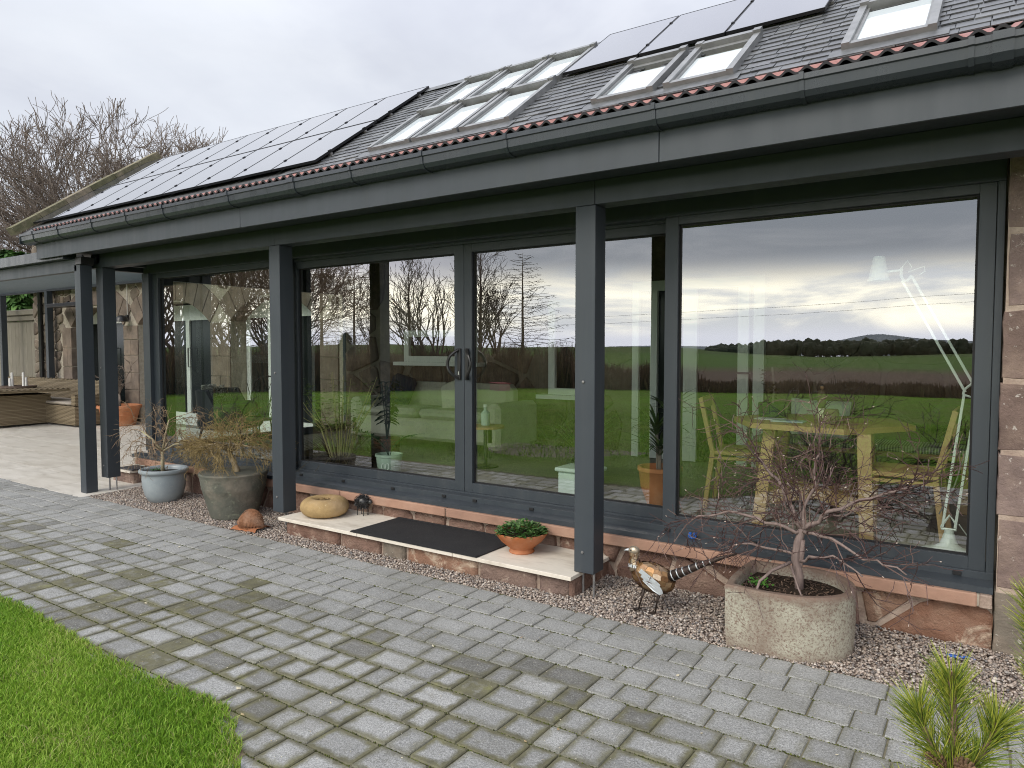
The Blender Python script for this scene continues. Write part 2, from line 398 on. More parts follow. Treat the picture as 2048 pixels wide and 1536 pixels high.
LIME = mat('limestone_slab', (.48, .43, .355), (.66, .61, .525), 4, .6, .15, 60, c3=(.57, .53, .45), stretch=(1, 3, 1), det=9)
def m_patio():
    t = NT('patio_porcelain'); v = t.vec('Object', (1.0, 4.0, 1)); n = t.noise(2.2, 6, .6, v, .6); r = t.isl()
    c = t.ramp(n, [(.28, (.50, .47, .415)), (.5, (.62, .59, .53)), (.74, (.70, .67, .61))]); c = t.mix(t.rng(r, 0, 1, 0, .28), c, (.47, .425, .35))
    sp = t.noise(1.1, 4, .6, t.vec('Object')); c = t.mix(t.rng(sp, .52, .75, 0, .35), c, (.40, .36, .29))
    t.col(c); t.rough(t.rng(n, .3, .7, .38, .55)); t.spec(.4); return t.m
PATIO = m_patio()
TERRA = mat('terracotta', (.42, .155, .065), (.50, .20, .09), 5, .75, .2, 40, c3=(.55, .27, .15))
BARK = mat('grey_bark', (.16, .12, .10), (.30, .25, .22), 30, .85, .6, 90, stretch=(1, 1, .3))

# ------------------------------------------------------------------ ground
EDGE = [(-40, 2.0), (-13, 1.95), (-6.2, 1.90), (-5.3, 1.885), (-4.9, 1.895), (-4.3, 1.86), (-3.8, 1.825), (-3.4, 1.815), (-3.1, 1.83), (-2.9, 1.855), (-2.76, 1.84), (-2.66, 1.80), (-2.55, 1.74), (-2.44, 1.68), (-2.33, 1.60), (-2.2, 1.38), (-2.08, 1.1), (-1.95, .7), (-1.7, .25), (-1.2, -.12), (-.4, -.4), (1.5, -.6), (40, -1.2)]
EX = np.array([e[0] for e in EDGE]); EY = np.array([e[1] for e in EDGE])
def lawn_edge(x): return np.interp(x, EX, EY)

def sheet(name, x0, x1, y0, y1, z, m):
    return struct(MB().add([(x0, y0, z), (x1, y0, z), (x1, y1, z), (x0, y1, z)], [(0, 1, 2, 3)]).build(name, m))
# far terrain: one sheet that carries the fields and rises to the hills beyond
def m_terrain():
    t = NT('farmland'); sp = t.N.new('ShaderNodeSeparateXYZ'); t.L.new(t.tc.outputs['Object'], sp.inputs[0])
    d = t.math('MULTIPLY', sp.outputs[1], -1.0); w = t.noise(.02, 3, .6)
    dd = t.math('ADD', d, t.math('MULTIPLY', t.math('SUBTRACT', w, .5), 60))
    n = t.noise(.6, 6, .7); n2 = t.noise(.05, 5, .65)
    br = t.mix(n, (.10, .072, .052), (.16, .115, .082)); gr = t.mix(n2, (.06, .12, .02), (.11, .18, .035)); gr2 = t.mix(n2, (.06, .10, .025), (.10, .14, .04))
    c = t.mix(t.rng(dd, 48, 80, 0, 1), br, gr); c = t.mix(t.rng(dd, 195, 240, 0, 1), c, gr2); t.col(c); t.rough(.95); t.spec(.05); return t.m
def terrain():
    xs = np.concatenate([np.linspace(-900, -130, 24), np.linspace(-120, 60, 46), np.linspace(80, 700, 20)]); ys = np.concatenate([np.linspace(-900, -140, 30), np.linspace(-130, 0, 34), np.linspace(20, 500, 14)])
    V = []
    for y in ys:
        for x in xs:
            d = -y; z = -.06
            if d > 25: z -= .5 * min(1, (d - 25) / 40)
            if d > 90:
                k = min(1, (d - 90) / 300); az = math.degrees(math.atan2(-x, d))
                top = -.7 + 4.6 * max(0, min(1, (az - 11) / 12))
                z += (k*k*(3 - 2*k)) * (top + 1.0*math.sin(x*.011) + .6*math.sin(x*.031 + 1))
                if d > 420: z -= (d - 420) * .03
            V.append((x, y, z))
    nx = len(xs); F = [(j*nx+i, j*nx+i+1, (j+1)*nx+i+1, (j+1)*nx+i) for j in range(len(ys)-1) for i in range(nx-1)]
    return struct(np_mesh('ground', np.array(V), np.array(F), m_terrain(), smooth=True))
terrain()

def lawn():
    xs = np.unique(np.concatenate([np.linspace(-34, -6, 57), np.linspace(-6, -1, 101), np.linspace(-1, 22, 47)])); V = []; F = []
    K = [0, .004, .012, .03, .06, .1, .15, .2, .27, .35, .45, .55, .65, .75, .87, 1.0]
    far = lambda x: -19.3 + .35*math.sin(x*.8) + .2*math.sin(x*2.1) + (0 if x > -16 else (-16 - x)*.55)
    for x in xs:
        y0 = float(lawn_edge(x)); y1 = far(x)
        for i, k in enumerate(K):
            y = y0 + (y1 - y0)*k; z = -.012 if i == 0 else .004 + .02*math.sin(x*1.3 + y*.7)*min(1, k*6) + .03*math.sin(x*.37 - y*.51)*min(1, k*4)
            V.append((x, y, z))
    n = len(K)
    for i in range(len(xs) - 1):
        for j in range(n - 1): F.append((i*n+j, i*n+j+1, (i+1)*n+j+1, (i+1)*n+j))
    return struct(np_mesh('lawn', np.array(V), np.array(F), LAWN, smooth=True))
lawn()

def blades(name, P, hmin, hmax, wid, lean=.5, dry=.05):
    n = len(P); a = rng.uniform(0, 2*np.pi, n); h = rng.uniform(hmin, hmax, n); b = rng.uniform(0, 2*np.pi, n)
    u = np.stack([np.cos(a), np.sin(a), np.zeros(n)], 1) * (wid * rng.uniform(.6, 1.3, n))[:, None] * .5
    l = np.stack([np.cos(b), np.sin(b), np.zeros(n)], 1) * (h * rng.uniform(.1, lean*1.6, n))[:, None]
    up = np.zeros((n, 3)); up[:, 2] = h
    m1 = P + up*.6 + l*.35; tp = P + up*(.95 - .2*rng.random(n))[:, None] + l
    V = np.stack([P - u, P + u, m1 - u*.8, m1 + u*.8, tp - u*.12, tp + u*.12], 1).reshape(-1, 3)
    base = (np.arange(n)*6)[:, None]; F = np.concatenate([base + np.array([[0, 1, 3, 2]]), base + np.array([[2, 3, 5, 4]])], 0)
    pat = .5 + .5*np.sin(P[:, 0]*3.1 + np.sin(P[:, 1]*4.3)*1.7) ; t = np.clip(rng.normal(.52, .22, n) + .30*(pat - .5), 0, .86); cl = np.sin(P[:, 0]*5.7 + 1.3*np.sin(P[:, 1]*7.1)) * np.sin(P[:, 1]*6.3 + P[:, 0]*2.2); dr_ = rng.random(n) < dry*(.6 + 2.2*np.clip(cl, 0, 1)); t[dr_] = rng.uniform(.86, 1, dr_.sum()); edg = np.clip(1 - (lawn_edge(P[:, 0]) - P[:, 1])/.10, 0, 1); de_ = rng.random(n) < .35*edg; t[de_] = rng.uniform(.8, .98, de_.sum()); h = h
    hh = np.tile(np.array([0, 0, .6, .6, 1, 1]), n)
    return stuff(np_mesh(name, V, F, GRASS, attrs={'tint': np.repeat(t, 6), 'h': hh}))
def scatter(n, x0, x1, y0, y1, keep):
    x = rng.uniform(x0, x1, n); y = rng.uniform(y0, y1, n); k = keep(x, y); return np.stack([x[k], y[k], np.zeros(k.sum())], 1)
P = scatter(125000, -5.9, -1.95, .75, 1.93, lambda x, y: (y < lawn_edge(x) - .004 + .012*np.sin(x*40)))
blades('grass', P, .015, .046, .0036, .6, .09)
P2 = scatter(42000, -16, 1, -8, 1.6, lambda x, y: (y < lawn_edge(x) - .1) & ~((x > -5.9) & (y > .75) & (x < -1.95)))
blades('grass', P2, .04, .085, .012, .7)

# paving: base sheet, then every paver on its own
pav = struct(MB().add([(-30, .2, -.0085), (3, -1.2, -.0085), (3, 3.76, -.0085), (-30, 3.70, -.0085)], [(0, 1, 2, 3)]).build('pavement', SAND))
def pavers():
    items = []; pr = random.Random(3)
    for i in range(26):
        y1 = 3.752 - .1730*i; y0 = y1 - .1730; x = 2.4 + pr.uniform(0, .25); last = 0
        while x > -14.5:
            seq = [.262, .172, .131]
            if pr.random() < .75: pr.shuffle(seq)
            for w in seq:
                x0 = x - w
                cy = (y0 + y1)/2; cx = (x + x0)/2
                if cy > float(lawn_edge(cx)) - .07 and not (-.45 < cx < 2.5 and .7 < cy < 2.05):
                    items.append((x0, x, y0, y1))
                x = x0
    cx, cy = -1.8, 2.2
    # the 300 that show largest: nearest the camera among those in the frame
    def vis(it):
        x = (it[0]+it[1])/2; y = (it[2]+it[3])/2; a = math.radians(34.1)
        fx = x*math.cos(a) + y*math.sin(a); fz = -x*math.sin(a) + y*math.cos(a)
        if fz < 1.5 or abs(fx/fz) > .76 or 1.6/fz > .60: return 99 + fz
        return fz
    items.sort(key=vis)
    V2, F2, T2, E2, M2 = [], [], [], [], []
    for n, (x0, x1, y0, y1) in enumerate(items):
        g = .0028; w = x1 - x0
        x0 += g + pr.uniform(-.0012, .0012); x1 -= g + pr.uniform(-.0012, .0012); y0 += g; y1 -= g
        dz = pr.uniform(-.0022, .0018); tx = pr.uniform(-.0014, .0014); ty = pr.uniform(-.0014, .0014); b = .0055
        cr = [pr.uniform(.004, .013) for _ in range(4)]; jt = [pr.uniform(-.0016, .0016) for _ in range(16)]
        def ring(d, z, r=1.0):
            a, b_, c, e = x0+d, x1-d, y0+d, y1-d; q = [v*r for v in cr]
            P_ = [(a+q[0], c), (b_-q[1], c), (b_, c+q[1]), (b_, e-q[2]), (b_-q[2], e), (a+q[3], e), (a, e-q[3]), (a, c+q[0])]
            return [(u + jt[i], v + jt[i+8], z) for i, (u, v) in enumerate(P_)]
        vs = ring(0, -.03) + ring(.0006, -.0055) + ring(b*.8, -.0004) + ring(.043, .0003, .3)
        vs = [(a + (pr.uniform(-.0010, .0010) if 7 < k else 0), c + (pr.uniform(-.0010, .0010) if 7 < k else 0), z + dz + (tx if a > (x0+x1)/2 else -tx) + (ty if c > (y0+y1)/2 else -ty)) for k, (a, c, z) in enumerate(vs)]
        fs = []
        for r in range(3):
            for k in range(8): fs.append((r*8+k, r*8+(k+1) % 8, (r+1)*8+(k+1) % 8, (r+1)*8+k))
        fs.append(tuple(range(24, 32)))
        ed = [1]*24 + [0]*8; yy = (y0+y1)/2; xx = (x0+x1)/2
        q = pr.random(); t = (pr.uniform(.60, 1.0) if q < .60 else pr.uniform(.34, .6) if q < .84 else pr.uniform(.04, .32))
        if yy > 3.05: t = .58 + .36*t
        mo = max(.22, min(1.15, (3.40 - yy)/.75)) * (.55 + .6*pr.random()) * (1.0 if xx > -4.5 else .75)
        if pr.random() < .05 and yy < 3.2: mo = min(1.3, mo + .6); ed = [1]*24 + [.7]*8
        if n < 300:
            mb = MB().add(vs, fs); mb.att = {'tint': ('POINT', [t]*32), 'edge': ('POINT', ed), 'moss': ('POINT', [mo]*32)}
            mb.build('paver', PAVER, pav)
        else:
            o = len(V2); V2 += vs; F2 += [tuple(i + o for i in f) for f in fs]; T2 += [t]*32; E2 += ed; M2 += [mo]*32
    bk = MB(); bk.v = V2; bk.f = F2; bk.att = {'tint': ('POINT', T2), 'edge': ('POINT', E2), 'moss': ('POINT', M2)}; stuff(bk.build('paver_field', PAVER, pav))
pavers()
# moss and grit lying in the joints
def joint_moss():
    n = 26000; P = np.zeros((n, 3)); i = rng.integers(0, 14, n); P[:, 0] = rng.uniform(-6.5, .8, n); P[:, 1] = 3.752 - .173*i + rng.normal(0, .003, n); P[:, 2] = rng.uniform(-.0075, -.003, n)
    k = (P[:, 1] > lawn_edge(P[:, 0])) & ~((P[:, 0] > -.5) & (P[:, 1] < 2.1)); P = P[k]; n = len(P); s = rng.uniform(.002, .0055, n)
    O = np.array([[1, 0, 0], [0, 1, 0], [-1, 0, 0], [0, -1, 0], [0, 0, .8], [0, 0, -.6]]); V = (P[:, None] + O[None]*s[:, None, None]).reshape(-1, 3)
    T = np.array([[0, 1, 4], [1, 2, 4], [2, 3, 4], [3, 0, 4], [1, 0, 5], [2, 1, 5], [3, 2, 5], [0, 3, 5]]); F = (np.arange(n)[:, None, None]*6 + T[None]).reshape(-1, 3)
    stuff(np_mesh('moss', V, F, m_islands('joint_moss', [(0, (.04, .045, .015)), (.6, (.085, .10, .025)), (.9, (.14, .16, .035)), (1, (.30, .27, .20))], .95, spec=.1)))
joint_moss()

# gravel strip along the house
sheet('gravel_bed', -8.1, 2.6, 3.74, 4.60, -.014, mat('gravel_under', (.14, .105, .085), (.26, .20, .165), 60, .9, .6, 120))
def gravel():
    def pts(n, z0, z1):
        x = rng.uniform(-8.1, 1.7, n); y = rng.uniform(3.735, 4.58, n); edge = 3.752 + .006*np.sin(x*23) ; k = (y > edge - .006) & ~((x > -5.0) & (x < -2.2) & (y > 4.0)); k |= (y > 3.70) & (y < 3.76) & (rng.random(n) < .12)
        x, y = x[k], y[k]; hump = .016*np.exp(-((y - 4.35)/.25)**2); return np.stack([x, y, rng.uniform(z0, z1, len(x)) + hump], 1)
    P = np.concatenate([pts(44000, -.010, -.002), pts(31000, -.002, .007)]); n = len(P)
    ph = (1 + 5**.5)/2; ico = np.array([[-1, ph, 0], [1, ph, 0], [-1, -ph, 0], [1, -ph, 0], [0, -1, ph], [0, 1, ph], [0, -1, -ph], [0, 1, -ph], [ph, 0, -1], [ph, 0, 1], [-ph, 0, -1], [-ph, 0, 1]])/1.9
    T = np.array([[0,11,5],[0,5,1],[0,1,7],[0,7,10],[0,10,11],[1,5,9],[5,11,4],[11,10,2],[10,7,6],[7,1,8],[3,9,4],[3,4,2],[3,2,6],[3,6,8],[3,8,9],[4,9,5],[2,4,11],[6,2,10],[8,6,7],[9,8,1]])
    s = rng.uniform(.0038, .0088, n) * np.where(rng.random(n) < .06, 1.5, 1); ax = rng.uniform(.65, 1.35, (n, 3)); ax[:, 2] *= .72; a = rng.uniform(0, 2*np.pi, n)
    Q = ico[None]*(1 + rng.uniform(-.14, .14, (n, 12, 1)))*ax[:, None]*s[:, None, None]
    c, sn = np.cos(a)[:, None], np.sin(a)[:, None]; X = Q[..., 0]*c - Q[..., 1]*sn; Y = Q[..., 0]*sn + Q[..., 1]*c
    V = np.stack([X, Y, Q[..., 2]], 2) + P[:, None]; F = (np.arange(n)[:, None, None]*12 + T[None]).reshape(-1, 3)
    stuff(np_mesh('gravel', V.reshape(-1, 3), F, GRAVEL, smooth=True))
gravel()

# patio of pale porcelain slabs, falling gently away from the barn
PZ = lambda y: .002 + max(0, y - 3.7)*.024
pat = struct(MB().add([(-30, 3.64, -.006), (-8.105, 3.70, -.006), (-8.105, 8.6, .112), (-30, 8.6, .112)], [(0, 1, 2, 3)]).build('patio', mat('patio_grout', (.20, .185, .155), rough=.9)))
def patio():
    pr = random.Random(5); rows = 7; h = .6
    for j in range(rows):
        y0 = 3.67 + j*h; off = .45*(j % 2); x = -8.108 + (0 if j % 2 == 0 else 0); first = True
        while x > -24:
            w = .9 if not (first and j % 2) else .45; first = False; x0 = x - w; g = .0035; a, b, c, d = x0+g, x-g, y0+g, min(y0+h-g, 7.72)
            if c < 7.7:
                vs = [(a, c, PZ(c)-.02), (b, c, PZ(c)-.02), (b, d, PZ(d)-.02), (a, d, PZ(d)-.02), (a, c, PZ(c)), (b, c, PZ(c)), (b, d, PZ(d)), (a, d, PZ(d))]
                MB().add(vs, [(0,3,2,1),(4,5,6,7),(0,1,5,4),(1,2,6,5),(2,3,7,6),(3,0,4,7)]).build('slab', PATIO, pat)
            x = x0
patio()

# pale seeds, crumbs and a few dead leaves blown over the paving and the patio edge
def litter():
    q = random.Random(61); mb = MB(); n = 0
    while n < 1500:
        x, y = q.uniform(-7, .9), q.uniform(1.2, 3.75)
        if y < lawn_edge(x) + .02 or (x > -.5 and y < 2.1): continue
        s = q.uniform(.0015, .0042) if q.random() < .96 else q.uniform(.008, .016); a = q.uniform(0, 6.28); c, d = math.cos(a)*s, math.sin(a)*s; k = q.uniform(.3, .9); z = .0035
        mb.add([(x-c, y-d, z), (x+d*k, y-c*k, z+.001), (x+c, y+d, z+s*.4), (x-d*k, y+c*k, z+.0015)], [(0, 1, 2, 3)]); n += 1
    stuff(mb.build('leaf_litter', m_islands('pale_litter', [(0, (.60, .54, .38)), (.6, (.68, .64, .50)), (.85, (.45, .36, .2)), (1, (.25, .13, .06))], .8)))
    # bare soil lip where the turf meets the paving
    V = []; F = []; xs = np.linspace(-8, -1.9, 420)
    for i, x in enumerate(xs):
        y = float(lawn_edge(x)); w = .012 + .010*math.sin(x*17) + .006*math.sin(x*41); V += [(x, y + max(.002, w), -.006), (x, y - .03, .008)]
    for i in range(len(xs)-1): F.append((2*i, 2*i+1, 2*i+3, 2*i+2))
    struct(np_mesh('soil_edge', np.array(V), np.array(F), mat('edge_soil', (.10, .075, .045), (.24, .19, .12), 22, .95, .5, 90)))
litter()

# ------------------------------------------------------------------ house
house = thing('house', 'long stone barn with slate roof and dark glazed veranda in front', 'house', (-4, 6, 0))
def vcells(pts, poly, gap, pr):
    """Voronoi cells of pts clipped to the box poly=(x0,x1,z0,z1), shrunk by gap"""
    out = []; x0, x1, z0, z1 = poly; A = np.array(pts)
    for i, p in enumerate(A):
        cell = [(x0, z0), (x1, z0), (x1, z1), (x0, z1)]; d = np.hypot(*(A - p).T); o = np.argsort(d)[1:22]
        for j in o:
            q = A[j]; m = (p + q)/2; nx, nz = q - p; L_ = math.hypot(nx, nz); nx /= L_; nz /= L_; new = []
            for k in range(len(cell)):
                a, b = cell[k], cell[(k+1) % len(cell)]; da = (a[0]-m[0])*nx + (a[1]-m[1])*nz + gap; db = (b[0]-m[0])*nx + (b[1]-m[1])*nz + gap
                if da <= 0: new.append(a)
                if (da < 0) != (db < 0): t = da/(da - db); new.append((a[0]+(b[0]-a[0])*t, a[1]+(b[1]-a[1])*t))
            cell = new
            if len(cell) < 3: break
        if len(cell) >= 3: out.append((tuple(p), cell))
    return out
def round_poly(cell, k=.14):
    n = len(cell); r = []
    for i in range(n):
        a, b, c = cell[i-1], cell[i], cell[(i+1) % n]
        r.append((b[0]+(a[0]-b[0])*k, b[1]+(a[1]-b[1])*k)); r.append((b[0]+(c[0]-b[0])*k, b[1]+(c[1]-b[1])*k))
    return r
def face_stone(cell, Y, proud, pr, m, parent, name='stone', bev=.02):
    """a stone set in a wall that faces -Y"""
    c = round_poly(cell); cx = sum(p[0] for p in c)/len(c); cz = sum(p[1] for p in c)/len(c); n = len(c); mb = MB()
    sz = max(abs(p[0]-cx) for p in c) + .001; b = min(bev, sz*.3)
    vs = [(x, Y + .03, z) for x, z in c] + [(x, Y - proud*.25, z) for x, z in c]
    k1 = 1 - b/sz*.5; k2 = 1 - b/sz*1.7
    vs += [(cx+(x-cx)*k1, Y - proud*.8 + pr.uniform(-.004, .004), cz+(z-cz)*k1) for x, z in c]
    vs += [(cx+(x-cx)*k2, Y - proud + pr.uniform(-.006, .006), cz+(z-cz)*k2) for x, z in c] + [(cx, Y - proud*1.1 + pr.uniform(-.006, .004), cz)]
    fs = [(r*n+k, r*n+(k+1) % n, (r+1)*n+(k+1) % n, (r+1)*n+k) for r in range(3) for k in range(n)] + [(3*n+k, 3*n+(k+1) % n, 4*n) for k in range(n)]
    return mb.add(vs, fs).build(name, m, parent, smooth=True, auto=50)

# barn wall
BW = 7.72
def barn():
    pr = random.Random(11); w = MB()
    for a, b in ((-19.05, -17.2), (-14.94, -14.39), (-11.9, -11.3), (-9.0, 2.6)): w.box(a, b, BW, BW + .45, -.1, 2.5)
    w.box(-19.05, 2.6, BW, BW + .45, 2.5, 4.30); w.box(-19.05, -18.6, BW + .45, 16, -.1, 4.30)
    wall = w.build('barn_wall', MORTAR, house)
    arches = [(-17.2, -14.94), (-14.39, -11.9), (-11.3, -9.0)]; SP, RISE, TH = 2.09, .46, .44
    geo = []
    for a, b in arches:
        h = (b - a)/2; rad = (h*h + RISE*RISE)/(2*RISE); cx = (a + b)/2; cz = SP + RISE - rad; geo.append((a, b, cx, cz, rad, h))
        th = math.asin(h/rad); n = 9
        for k in range(n):
            t0 = -th + 2*th*k/n; t1 = -th + 2*th*(k+1)/n; e = .010/rad
            P = lambda t, r: (cx + math.sin(t)*r, cz + math.cos(t)*r); r0, r1 = rad, rad + TH*pr.uniform(.95, 1.08)
            q = [P(t0+e, r0), P((t0+t1)/2, r0), P(t1-e, r0), P(t1-e, r1), P((t0+t1)/2, r1), P(t0+e, r1)]
            # the stone stands a little proud and runs back to make the soffit
            m = MB().extrude(q[::-1], lambda p: (p[0], BW + .34, p[1]), lambda p: (p[0], BW - .022, p[1])); m.build('arch_stone', ASHLAR, wall)
        # spandrel corner above the springing, behind the arch ring
        MB().box(a, b, BW + .02, BW + .4, SP + RISE + TH*.4, 3.2).build('relieving_course', MORTAR, wall)
    def blocks(x0, x1, rows, sub):
        for i in range(len(rows) - 1):
            z1, z0 = rows[i], rows[i+1]; xs = [x0, x1] if not sub[i] else [x0, x0 + (x1-x0)*sub[i], x1]
            for a, b in zip(xs[:-1], xs[1:]): MB().bbox(a+.006, b-.006, BW - .025, BW + .40, z0+.006, z1-.006, .006).build('ashlar_block', ASHLAR, wall)
    R_ = [2.085, 1.79, 1.47, 1.11, .76, .42, .02]
    blocks(-14.945, -14.385, R_, [0, .5, 0, .52, 0, 0]); blocks(-17.62, -17.19, [2.085, 1.62, 1.2, .82, .4, .02], [0, .5, 0, 0, .4]); blocks(-11.9, -11.3, R_, [0, .45, 0, .5, 0, 0]); blocks(-9.0, -8.5, R_, [0]*6)
    pts = []; pr2 = random.Random(2)
    z = .12
    while z < 4.2:
        x = -19.0 + pr2.uniform(0, .2)
        while x < -8.6:
            pts.append((x + pr2.uniform(-.07, .07), z + pr2.uniform(-.07, .07))); x += pr2.uniform(.2, .46)
        z += pr2.uniform(.19, .27)
    n = 0
    for p, c in vcells(pts, (-19.05, -8.5, .02, 4.25), .011, pr):
        x, z = p; bad = False
        for (a, b, cx, cz, rad, h) in geo:
            if a - .03 < x < b + .03 and z < SP + .05: bad = True
            for qx, qz in list(c) + [p]:
                if abs(qx - cx) < h*1.16 and math.hypot(qx-cx, qz-cz) < rad + TH + .008 and qz > SP - .3: bad = True
        for a, b in ((-14.96, -14.37), (-17.64, -17.1), (-11.92, -11.28), (-9.05, -8.4)):
            if z < 2.1 and any(a < q[0] < b for q in c): bad = True
        if bad or (z > 3.35 and x > -18.4): continue
        face_stone(c, BW, pr.uniform(.012, .04), pr, BARNSTONE, wall); n += 1
    # timber-white doors set back in the arches
    for i, (a, b) in enumerate(arches):
        d = MB(); y = BW + .30; top = 2.42
        xs = [a + .02, a + .13, (a+b)/2 - .06, (a+b)/2 + .06, b - .13, b - .02] if i < 2 else [a + .02, a + .13, -10.66, -10.54, b - .16, b - .02]
        for k in (0, 2, 4): d.box(xs[k], xs[k+1], y, y + .08, .08, top)
        d.box(a, b, y + .002, y + .078, .08, .34); d.box(a, b, y + .002, y + .078, 2.16, 2.46)
        dr = d.build('barn_door', WHITE, house)
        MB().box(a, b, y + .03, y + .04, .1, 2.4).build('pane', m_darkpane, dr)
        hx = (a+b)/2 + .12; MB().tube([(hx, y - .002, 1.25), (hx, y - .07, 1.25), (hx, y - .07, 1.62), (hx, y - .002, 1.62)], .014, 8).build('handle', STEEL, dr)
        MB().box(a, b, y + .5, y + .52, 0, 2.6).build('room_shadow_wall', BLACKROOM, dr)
    return wall
def m_dp():
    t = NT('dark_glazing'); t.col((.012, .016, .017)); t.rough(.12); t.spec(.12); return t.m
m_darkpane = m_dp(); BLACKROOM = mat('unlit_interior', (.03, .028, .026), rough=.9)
barnwall = barn()

# main slate roof
TH_ = R(35.7); CT, ST = math.cos(TH_), math.sin(TH_); RY, RZ = 7.55, 4.411
def rp(x, s, h=0.0): return (x, RY + s*CT - h*ST, RZ + s*ST + h*CT)
SLATE = m_islands('wet_slate', [(0, (.062, .068, .076)), (.35, (.11, .118, .128)), (.6, (.085, .092, .10)), (.85, (.155, .163, .168)), (1, (.095, .10, .108))], .40, .5, 26, .65, .5)
LEAD = mat('lead_flashing', (.10, .105, .11), (.17, .175, .18), 9, .45, .1, 40, metal=.3)
def rbox(mb, x0, x1, s0, s1, h0, h1):
    vs = [rp(x, s, h) for h in (h0, h1) for (x, s) in ((x0, s0), (x1, s0), (x1, s1), (x0, s1))]
    return mb.add(vs, [(0,3,2,1),(4,5,6,7),(0,1,5,4),(1,2,6,5),(2,3,7,6),(3,0,4,7)])
SMAX = 3.42
SKY_W = [(-7.76, -6.94, .16, 1.62), (-6.90, -6.08, .16, 1.62), (-6.04, -5.22, .16, 1.62), (-7.76, -6.94, 1.70, 3.16), (-6.90, -6.08, 1.70, 3.16), (-6.04, -5.22, 1.70, 3.16), (-4.02, -3.24, .10, 1.46), (-3.12, -2.34, .10, 1.46), (-1.30, -.50, .10, 1.50)]
def slates():
    deck = MB(); rbox(deck, -18.75, 3.2, -.25, SMAX, -.05, -.012)
    deck.add([rp(-18.75, SMAX, -.05), rp(3.2, SMAX, -.05), (3.2, RY + 2*SMAX*CT, RZ), (-18.75, RY + 2*SMAX*CT, RZ)], [(0, 1, 2, 3)])
    roof = deck.build('slate_roof', LEAD, house); pr = random.Random(21); ex = .165; items = []
    def hidden(x0, x1, s0, s1):
        for a, b, c, d in SKY_W:
            if a + .06 < x0 and x1 < b - .06 and c + .05 < s0 and s1 < d - .05: return True
        return x1 < -9.4
    r = 0; s = -.1
    while s < SMAX - .02:
        x = -9.6 + (.13 if r % 2 else 0)
        while x < 3.1:
            w = pr.uniform(.23, .275); x1 = x + w
            if not hidden(x, x1, s, s + ex): items.append((x, x1, s, r))
            x = x1
        s += ex; r += 1
    items.sort(key=lambda t: (t[0]-.0)**2*.6 + (t[2] - .5)**2*3 if t[0] > -8.9 else 900)
    bulk = MB()
    for i, (x0, x1, s, r) in enumerate(items):
        mb = MB() if i < 300 else bulk; g = pr.uniform(.002, .006); L_ = ex*1.75; d = pr.uniform(-.010, .010); t = pr.uniform(.006, .014); k = pr.uniform(-.002, .003)
        def q(x, ss, h): return rp(x, ss, h)
        a, b = x0 + g, x1 - g; lo, hi = s + d, min(s + L_, SMAX)
        vs = [q(a, lo, .012+k), q(b, lo, .012+k), q(b, hi, -.004), q(a, hi, -.004), q(a, lo + pr.uniform(-.003, .003), .012+k+t), q(b, lo + pr.uniform(-.003, .003), .012+k+t), q(b, hi, .002), q(a, hi, .002)]
        mb.add(vs, [(0,3,2,1),(4,5,6,7),(0,1,5,4),(1,2,6,5),(2,3,7,6),(3,0,4,7)])
        if i < 300: mb.build('slate', SLATE, roof)
    stuff(bulk.build('slate_field', SLATE, roof))
    rd = MB(); x = -18.7
    while x < 3.1:
        c = rp(x, SMAX, .02); rd.add([(x+.005, c[1]-.14, c[2]-.075), (x+.445, c[1]-.14, c[2]-.075), (x+.445, c[1], c[2]+.04), (x+.005, c[1], c[2]+.04), (x+.005, c[1]+.14, c[2]-.075), (x+.445, c[1]+.14, c[2]-.075)], [(0, 1, 2, 3), (3, 2, 5, 4)]); x += .45
    rd.build('ridge_cap', LEAD, roof)
    # mossy skew stones on the gable verge
    VS = m_stone('mossy_verge_stone', [(0, (.20, .18, .125)), (.5, (.155, .15, .085)), (1, (.24, .21, .15))], .2, 5, .6)
    s = -.35
    for k in range(6):
        l = .72; m = MB(); rbox(m, -18.98 + pr.uniform(-.01, .01), -18.66, s + .006, s + l - .006, .02, .20 + pr.uniform(-.012, .012)); m.build('verge_stone', VS, roof); s += l
    return roof
slateroof = slates()
FRAME = mat('grey_skylight_frame', (.19, .195, .195), (.27, .275, .275), 5, .42, .05, 60, metal=.35)
def m_skypane():
    t = NT('skylight_glass'); t.col((.60, .66, .68)); t.rough(.03); t.spec(1.0); t.b.inputs['IOR'].default_value = 2.4; return t.m
SKYPANE = m_skypane(); BLIND = mat('pale_roof_blind', (.42, .42, .38), (.5, .5, .46), 4, .8)
